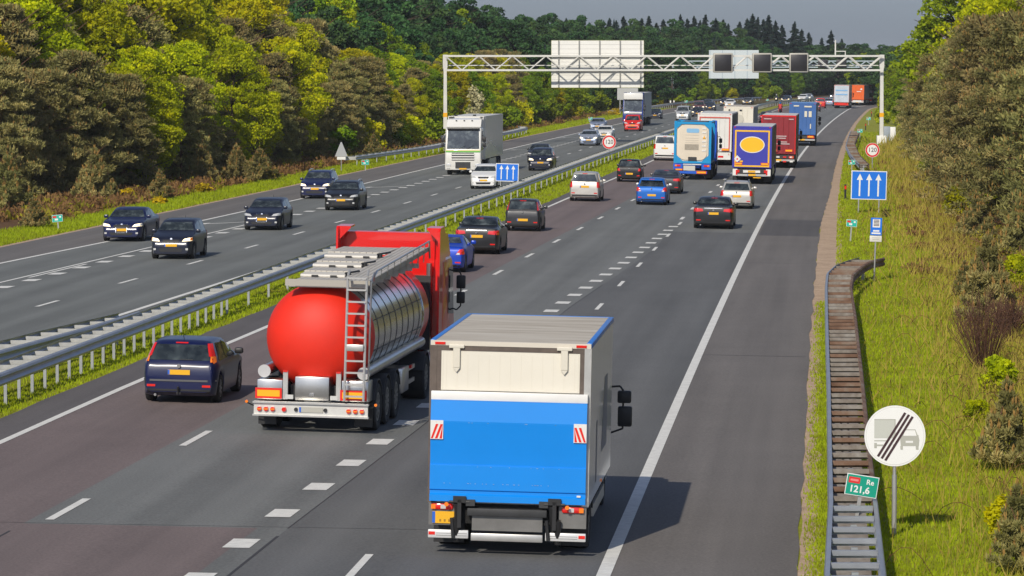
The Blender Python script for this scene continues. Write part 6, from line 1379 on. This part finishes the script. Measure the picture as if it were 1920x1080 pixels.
# ------------------------------------------------------------ grass, heath, shrubs
def blades(name, N, ufn, y0, y1, h, wd, m, seed, p=2.0, lean=.5, grow=.0, gap=None):
    """N blades, density falling with distance; ufn(Y, rs) returns u for arrays"""
    rs = np.random.RandomState(seed); t = rs.rand(N)
    Y = 1 / (1 / y0 - t * (1 / y0 - 1 / y1)) if p == 2 else y0 + t * (y1 - y0)
    u = ufn(Y, rs); X = np.array([RX(y) for y in Y]) + u; Z = np.array([ZG(a) for a in u]) - .015
    sc = 1 + grow * (Y - y0) / y0
    H_ = h * rs.uniform(.4, 1.3, N) * (1 + .25 * (sc - 1)); W_ = wd * rs.uniform(.6, 1.4, N) * sc; a = rs.uniform(0, 2 * math.pi, N)
    ca, sa = np.cos(a), np.sin(a); la = rs.uniform(0, 2 * math.pi, N); ln = rs.uniform(0, lean, N) * H_
    V = np.empty((N, 3, 3)); V[:, 0] = np.stack([X - ca * W_, Y - sa * W_, Z], 1); V[:, 1] = np.stack([X + ca * W_, Y + sa * W_, Z], 1); V[:, 2] = np.stack([X + np.cos(la) * ln, Y + np.sin(la) * ln, Z + H_], 1)
    me = bpy.data.meshes.new(name); me.vertices.add(3 * N); me.vertices.foreach_set('co', V.reshape(-1)); me.loops.add(3 * N); me.loops.foreach_set('vertex_index', np.arange(3 * N, dtype=np.int32))
    me.polygons.add(N); me.polygons.foreach_set('loop_start', np.arange(0, 3 * N, 3, dtype=np.int32)); me.polygons.foreach_set('loop_total', np.full(N, 3, dtype=np.int32)); me.materials.append(m); me.update(calc_edges=True)
    return link(name, me, kind='stuff', label=None)
GB_ = ramp_mat('grass_blades', [s2l((.62, .54, .26)), s2l((.55, .60, .09)), s2l((.66, .73, .09)), s2l((.72, .75, .24))], .45, rough=.8, translucent=.35, scale2=5.0)
GB2 = ramp_mat('grass_tall_dry', [s2l((.56, .56, .10)), s2l((.68, .62, .26)), s2l((.70, .56, .34))], .5, rough=.8, translucent=.3, scale2=4.0)
def stuff(o, lab, cat): o['label'] = lab; o['category'] = cat
stuff(blades('grass', 120000, lambda Y, rs: rs.uniform(3.75, 9.3, len(Y)), 50, 420, .08, .011, GB_, 1, grow=.8), 'bright green grass covering the right verge', 'grass')
stuff(blades('tall_grass', 22000, lambda Y, rs: 9.6 - np.abs(rs.normal(0, 1.9, len(Y))).clip(0, 5.6), 50, 380, .38, .009, GB2, 2, grow=.9, lean=.9), 'tall dry grass along the foot of the right bank', 'grass')
stuff(blades('grass', 26000, lambda Y, rs: 2.98 + rs.beta(2.5, 1.5, len(Y)) * .8, 46, 122, .07, .012, GB_, 3, grow=.6), 'short grass strip between hard shoulder and right barrier', 'grass')
stuff(blades('grass', 60000, lambda Y, rs: np.array([uML(y) for y in Y]) + rs.beta(1.2, 1.1, len(Y)) * (np.array([uMR(y) - uML(y) for y in Y])), 70, 420, .08, .014, GB_, 4, grow=1.0), 'patchy grass in the median under the barrier', 'grass')
stuff(blades('grass', 60000, lambda Y, rs: np.array([uLE(y) for y in Y]) - .3 - rs.rand(len(Y)) * 3.2, 145, 620, .16, .025, GB_, 5, grow=.8), 'grass band along the far verge', 'grass')
# heath plants on both sides: small leafy tussocks
def heath(name, N, K, ufn, y0, y1, r, m, seed, lab, leaf=.10, zr=.5):
    rs = np.random.RandomState(seed); t = rs.rand(K); Y = 1 / (1 / y0 - t * (1 / y0 - 1 / y1)); u = ufn(Y, rs); X = np.array([RX(y) for y in Y]) + u; Z = np.array([ZG(a) for a in u])
    R = r * rs.uniform(.5, 1.5, K); i = rs.randint(0, K, N); s = sph(rs, N); s[:, 2] = np.abs(s[:, 2])
    C = np.stack([X[i], Y[i], Z[i]], 1) + s * (R[i, None]) * rs.uniform(.4, 1, (N, 1)) * np.array([1, 1, zr * 1.6])
    D = s * .6 + rs.normal(size=(N, 3)) * .5; D[:, 2] += .6
    me = leafmesh(name, C, D, leaf, 2.2, [m], rs); o = link(name, me, kind='stuff'); stuff(o, lab, 'ground cover'); return o
HB = ramp_mat('heath_brown', [s2l((.32, .22, .13)), s2l((.48, .36, .22)), s2l((.62, .50, .30))], .35, rough=.9, translucent=.1, scale2=2)
HG = ramp_mat('heath_green', [s2l((.38, .34, .10)), s2l((.54, .52, .12)), s2l((.66, .60, .20))], .35, rough=.9, translucent=.15, scale2=2)
eL = lambda Y: np.array([edge(y) for y in Y])
mid = lambda Y, rs, a, b: np.array([uLE(y) for y in Y]) - a - rs.rand(len(Y)) * (np.array([uLE(y) - edge(y) for y in Y]) - a + b)
heath('heather', 60000, 900, lambda Y, rs: mid(Y, rs, 3.4, 1.0), 180, 640, .65, HB, 6, 'brown heather between the far verge and the wood', .12)
heath('undergrowth', 26000, 420, lambda Y, rs: mid(Y, rs, 3.2, 1.0), 180, 640, .55, HG, 7, 'olive undergrowth between the far verge and the wood', .12)
heath('heather', 80000, 900, lambda Y, rs: 9.0 + np.abs(rs.normal(0, 3.4, len(Y))), 60, 420, .48, HB, 8, 'brown heather at the foot of the right bank', .055)
heath('heather', 34000, 150, lambda Y, rs: 6.6 + rs.rand(len(Y)) ** .6 * 3.2, 135, 330, .55, HB, 18, 'brown heather patches on the grass of the right verge', .07, .28)
heath('undergrowth', 70000, 700, lambda Y, rs: 9.2 + np.abs(rs.normal(0, 3.6, len(Y))), 58, 420, .55, HG, 9, 'olive undergrowth on the right bank', .05)
# brambles: arching brown stems
rb = random.Random(12); b = MB()
for _ in range(520):
    Y = 1 / rb.uniform(1 / 190, 1 / 55); u = 9.4 - abs(rb.gauss(0, 1.5)); a = rb.uniform(0, 6.28); L0 = rb.uniform(.4, 1.1); h = rb.uniform(.15, .5); p0 = Vector(P(u, Y, 0)); pts = []
    for k in range(6): t = k / 5; pts.append(p0 + Vector((math.cos(a) * L0 * t, math.sin(a) * L0 * t, h * 4 * t * (1 - t) + .02 + rb.uniform(-.02, .02))))
    b.path(pts, .006 * (Y / 60) ** .5, 3)
o = b.build('bramble_stems', mat('bramble_brown', s2l((.36, .22, .13)), .9), kind='stuff', fix=False); stuff(o, 'arching brown bramble stems on the right verge', 'brambles')
# individual shrubs
def shrub(name, label, px, py, h, w, kind, group=None, cat='shrub', N=5200, leaf=.07, seed=1):
    g = G(px, py); e = empty(name, label, cat, group, g, random.Random(seed).uniform(0, 6)); rs = np.random.RandomState(seed)
    if kind == 'twig':
        b = MB(); r = random.Random(seed)
        for _ in range(170):
            a = r.uniform(0, 6.28); q = r.uniform(0, 1) ** .6 * w / 2; base = Vector((math.cos(a) * q * .25, math.sin(a) * q * .25, 0)); tip = Vector((math.cos(a) * q, math.sin(a) * q, h * r.uniform(.55, 1) * (1 - .25 * (q / (w / 2)) ** 2)))
            m_ = (base + tip) / 2 + Vector((r.uniform(-.05, .05), r.uniform(-.05, .05), .08)); b.path([base, m_, tip], .006, 3)
            for __ in range(3): t_ = m_.lerp(tip, r.random()); b.tube(t_, t_ + Vector((r.uniform(-.15, .15), r.uniform(-.15, .15), r.uniform(.05, .25))), .005, n=3, cap=False)
        b.build('branches', TWIG, e, fix=False); return
    if kind == 'pine':
        e.scale = (w / 1.7, w / 1.7, h / 2.2); link('trunk', YPT, e); link('crown', YP[seed % 2], e); return
    C = []; D = []
    for k in range(22):
        v = sph(rs, 1)[0]; c = np.array([v[0] * w * .35, v[1] * w * .35, h * (.45 + .38 * v[2])]); s = sph(rs, N // 22); C.append(c + s * rs.uniform(.3, 1, (len(s), 1)) * np.array([w * .2, w * .2, h * .17])); D.append(rs.normal(size=(len(s), 3)))
    C = np.vstack(C); C[:, 2] = np.maximum(C[:, 2], .02)
    mm = {'gorse': GORSE, 'yg': LEAF_Y, 'blossom': BLOSSOM, 'green': LEAF_G}[kind]
    link('crown', leafmesh('crown_' + name, C, np.vstack(D), leaf, 1.4, [mm], rs), e)
    b = MB(); b.tube((0, 0, -.05), (0, 0, h * .5), .03, .015, 6); b.build('trunk', BARK, e)
GP = 'young pines on the heath'
for i, (px, py, h, w, lab) in enumerate(((178, 380, 3.3, 2.4, 'young grey-green pine leftmost on the heath before the wood'), (380, 348, 2.9, 2.0, 'young pine in the middle of the far heath, narrow'), (444, 345, 2.7, 2.0, 'young pine just right of the narrow one on the far heath'), (487, 340, 2.3, 2.4, 'bushy young pine left of the navy estate car'),
                                         (65, 428, 1.6, 1.3, 'low young pine behind the leftmost green marker sign'), (15, 400, 3.2, 2.6, 'young pine at the left picture edge on the far heath'), (300, 375, 1.8, 1.6, 'low young pine among the yellow gorse'), (700, 300, 2.2, 1.8, 'young pine beyond the second left green marker sign'),
                                         (1850, 615, 3.0, 1.9, 'tan-tipped young pine above the bare twiggy bush'), (1808, 560, 1.4, .9, 'small young pine left of the bare twiggy bush'), (1888, 880, 1.9, 1.25, 'dense dark young pine right of the round white sign'), (1912, 480, 2.6, 1.8, 'young pine at the right picture edge on the bank'),
                                         (1905, 1075, 1.5, .9, 'young pine in the bottom right corner'), (1660, 408, .5, .5, 'tiny dark pine seedling beside the blue three-arrow sign'), (1830, 450, 2.3, 1.8, 'young pine beyond the tan-tipped young pine'))):
    shrub('young_pine', lab, px, py, h, w, 'pine', GP, 'pine', seed=30 + i)
shrub('bare_shrub', 'bare purple-brown twiggy bush on the right verge', 1843, 690, 2.1, 1.9, 'twig', seed=3); shrub('bare_shrub', 'low bare twiggy bush behind the larger one on the right verge', 1890, 640, 1.3, 1.2, 'twig', seed=5)
for i, (px, py, h, w, lab) in enumerate(((240, 372, .6, 1.3, 'yellow gorse bush leftmost on the far heath'), (380, 362, .6, 1.2, 'yellow gorse bush in front of the young pines'), (300, 384, .5, .9, 'small yellow gorse bush near the verge'), (1153, 217, 1.2, 2.0, 'orange-yellow gorse bush left of the distant lorry'), (705, 205, 2.4, 2.4, 'orange-yellow bush at the wood edge above the navy estate car'))):
    shrub('gorse_bush', lab, px, py, h, w, 'gorse', 'gorse bushes', seed=50 + i, leaf=.09, N=2600)
for i, (px, py, h, w, lab) in enumerate(((1868, 735, .9, 1.0, 'yellow-green bramble bush under the bare twiggy bush'), (1895, 1015, .9, .8, 'bright yellow-green shrub above the bottom right young pine'), (1795, 405, 1.6, 1.5, 'yellow-green shrub on the heather beyond the young pines'), (1850, 405, 1.5, 2.4, 'wide yellow-green shrub on the bank'),
                                         (1735, 300, 3.3, 1.5, 'upright yellow-green shrub in front of the right pines'), (1765, 330, 1.9, 3.0, 'broad yellow-green shrub at the foot of the right pines'), (1655, 232, 2.2, 2.2, 'leafy green shrub behind the gantry post'), (1690, 235, 2.0, 2.4, 'leafy green shrub right of the gantry post'), (1660, 208, 3.2, 2.6, 'taller leafy shrub farther behind the gantry post'), (1905, 540, 1.2, 1.2, 'yellow-green shrub at the right picture edge'), (1830, 790, .5, .6, 'small leafy shrub left of the dense dark young pine'))):
    shrub('leafy_shrub', lab, px, py, h, w, 'yg', 'leafy shrubs on the right verge and bank', seed=70 + i, leaf=.05 * (1 + G(px, py).y / 160))
for i, (px, py, h, w) in enumerate(((890, 262, 5.6, 2.4),)): shrub('hawthorn', 'hawthorn with white blossom at the wood edge above the white lorry', px, py, h, w, 'blossom', None, 'hawthorn', seed=90, leaf=.2, N=4000)
rt = random.Random(41)
for i in range(26):      # bushes along the far wood's foot
    px = 640 + i * 32 + rt.uniform(-10, 10); Y = float(np.interp(px, [640, 1030, 1260, 1400, 1500], [300, 455, 680, 790, 850])); u = edge(Y) + 2.2
    X = RX(Y) + u; py = HOR + CH * FPX / Y; kx = X / Y * FPX + 960
    shrub('wood_edge_bush', ordinal(i + 1) + ' rounded bush from the left along the foot of left wood', kx, py, rt.uniform(2.4, 3.8), rt.uniform(3, 4.5), 'yg' if rt.random() < .55 else 'green', 'bushes along the foot of the wood', seed=100 + i, leaf=.22, N=3600)
# ------------------------------------------------------------ haze
hz = MB(); hz.box(-2600, 2600, -70, 9100, -3.0, 40.0)
HM = bpy.data.materials.new('haze_air'); HM.use_nodes = True; hn = HM.node_tree
hn.nodes.remove(hn.nodes['Principled BSDF']); pv = hn.nodes.new('ShaderNodeVolumePrincipled')
pv.inputs['Color'].default_value = (.86, .92, 1.0, 1); pv.inputs['Density'].default_value = 0.00009; pv.inputs['Anisotropy'].default_value = 0.0
hn.links.new(pv.outputs[0], hn.nodes['Material Output'].inputs['Volume'])
hz.build('haze', HM, kind='stuff')
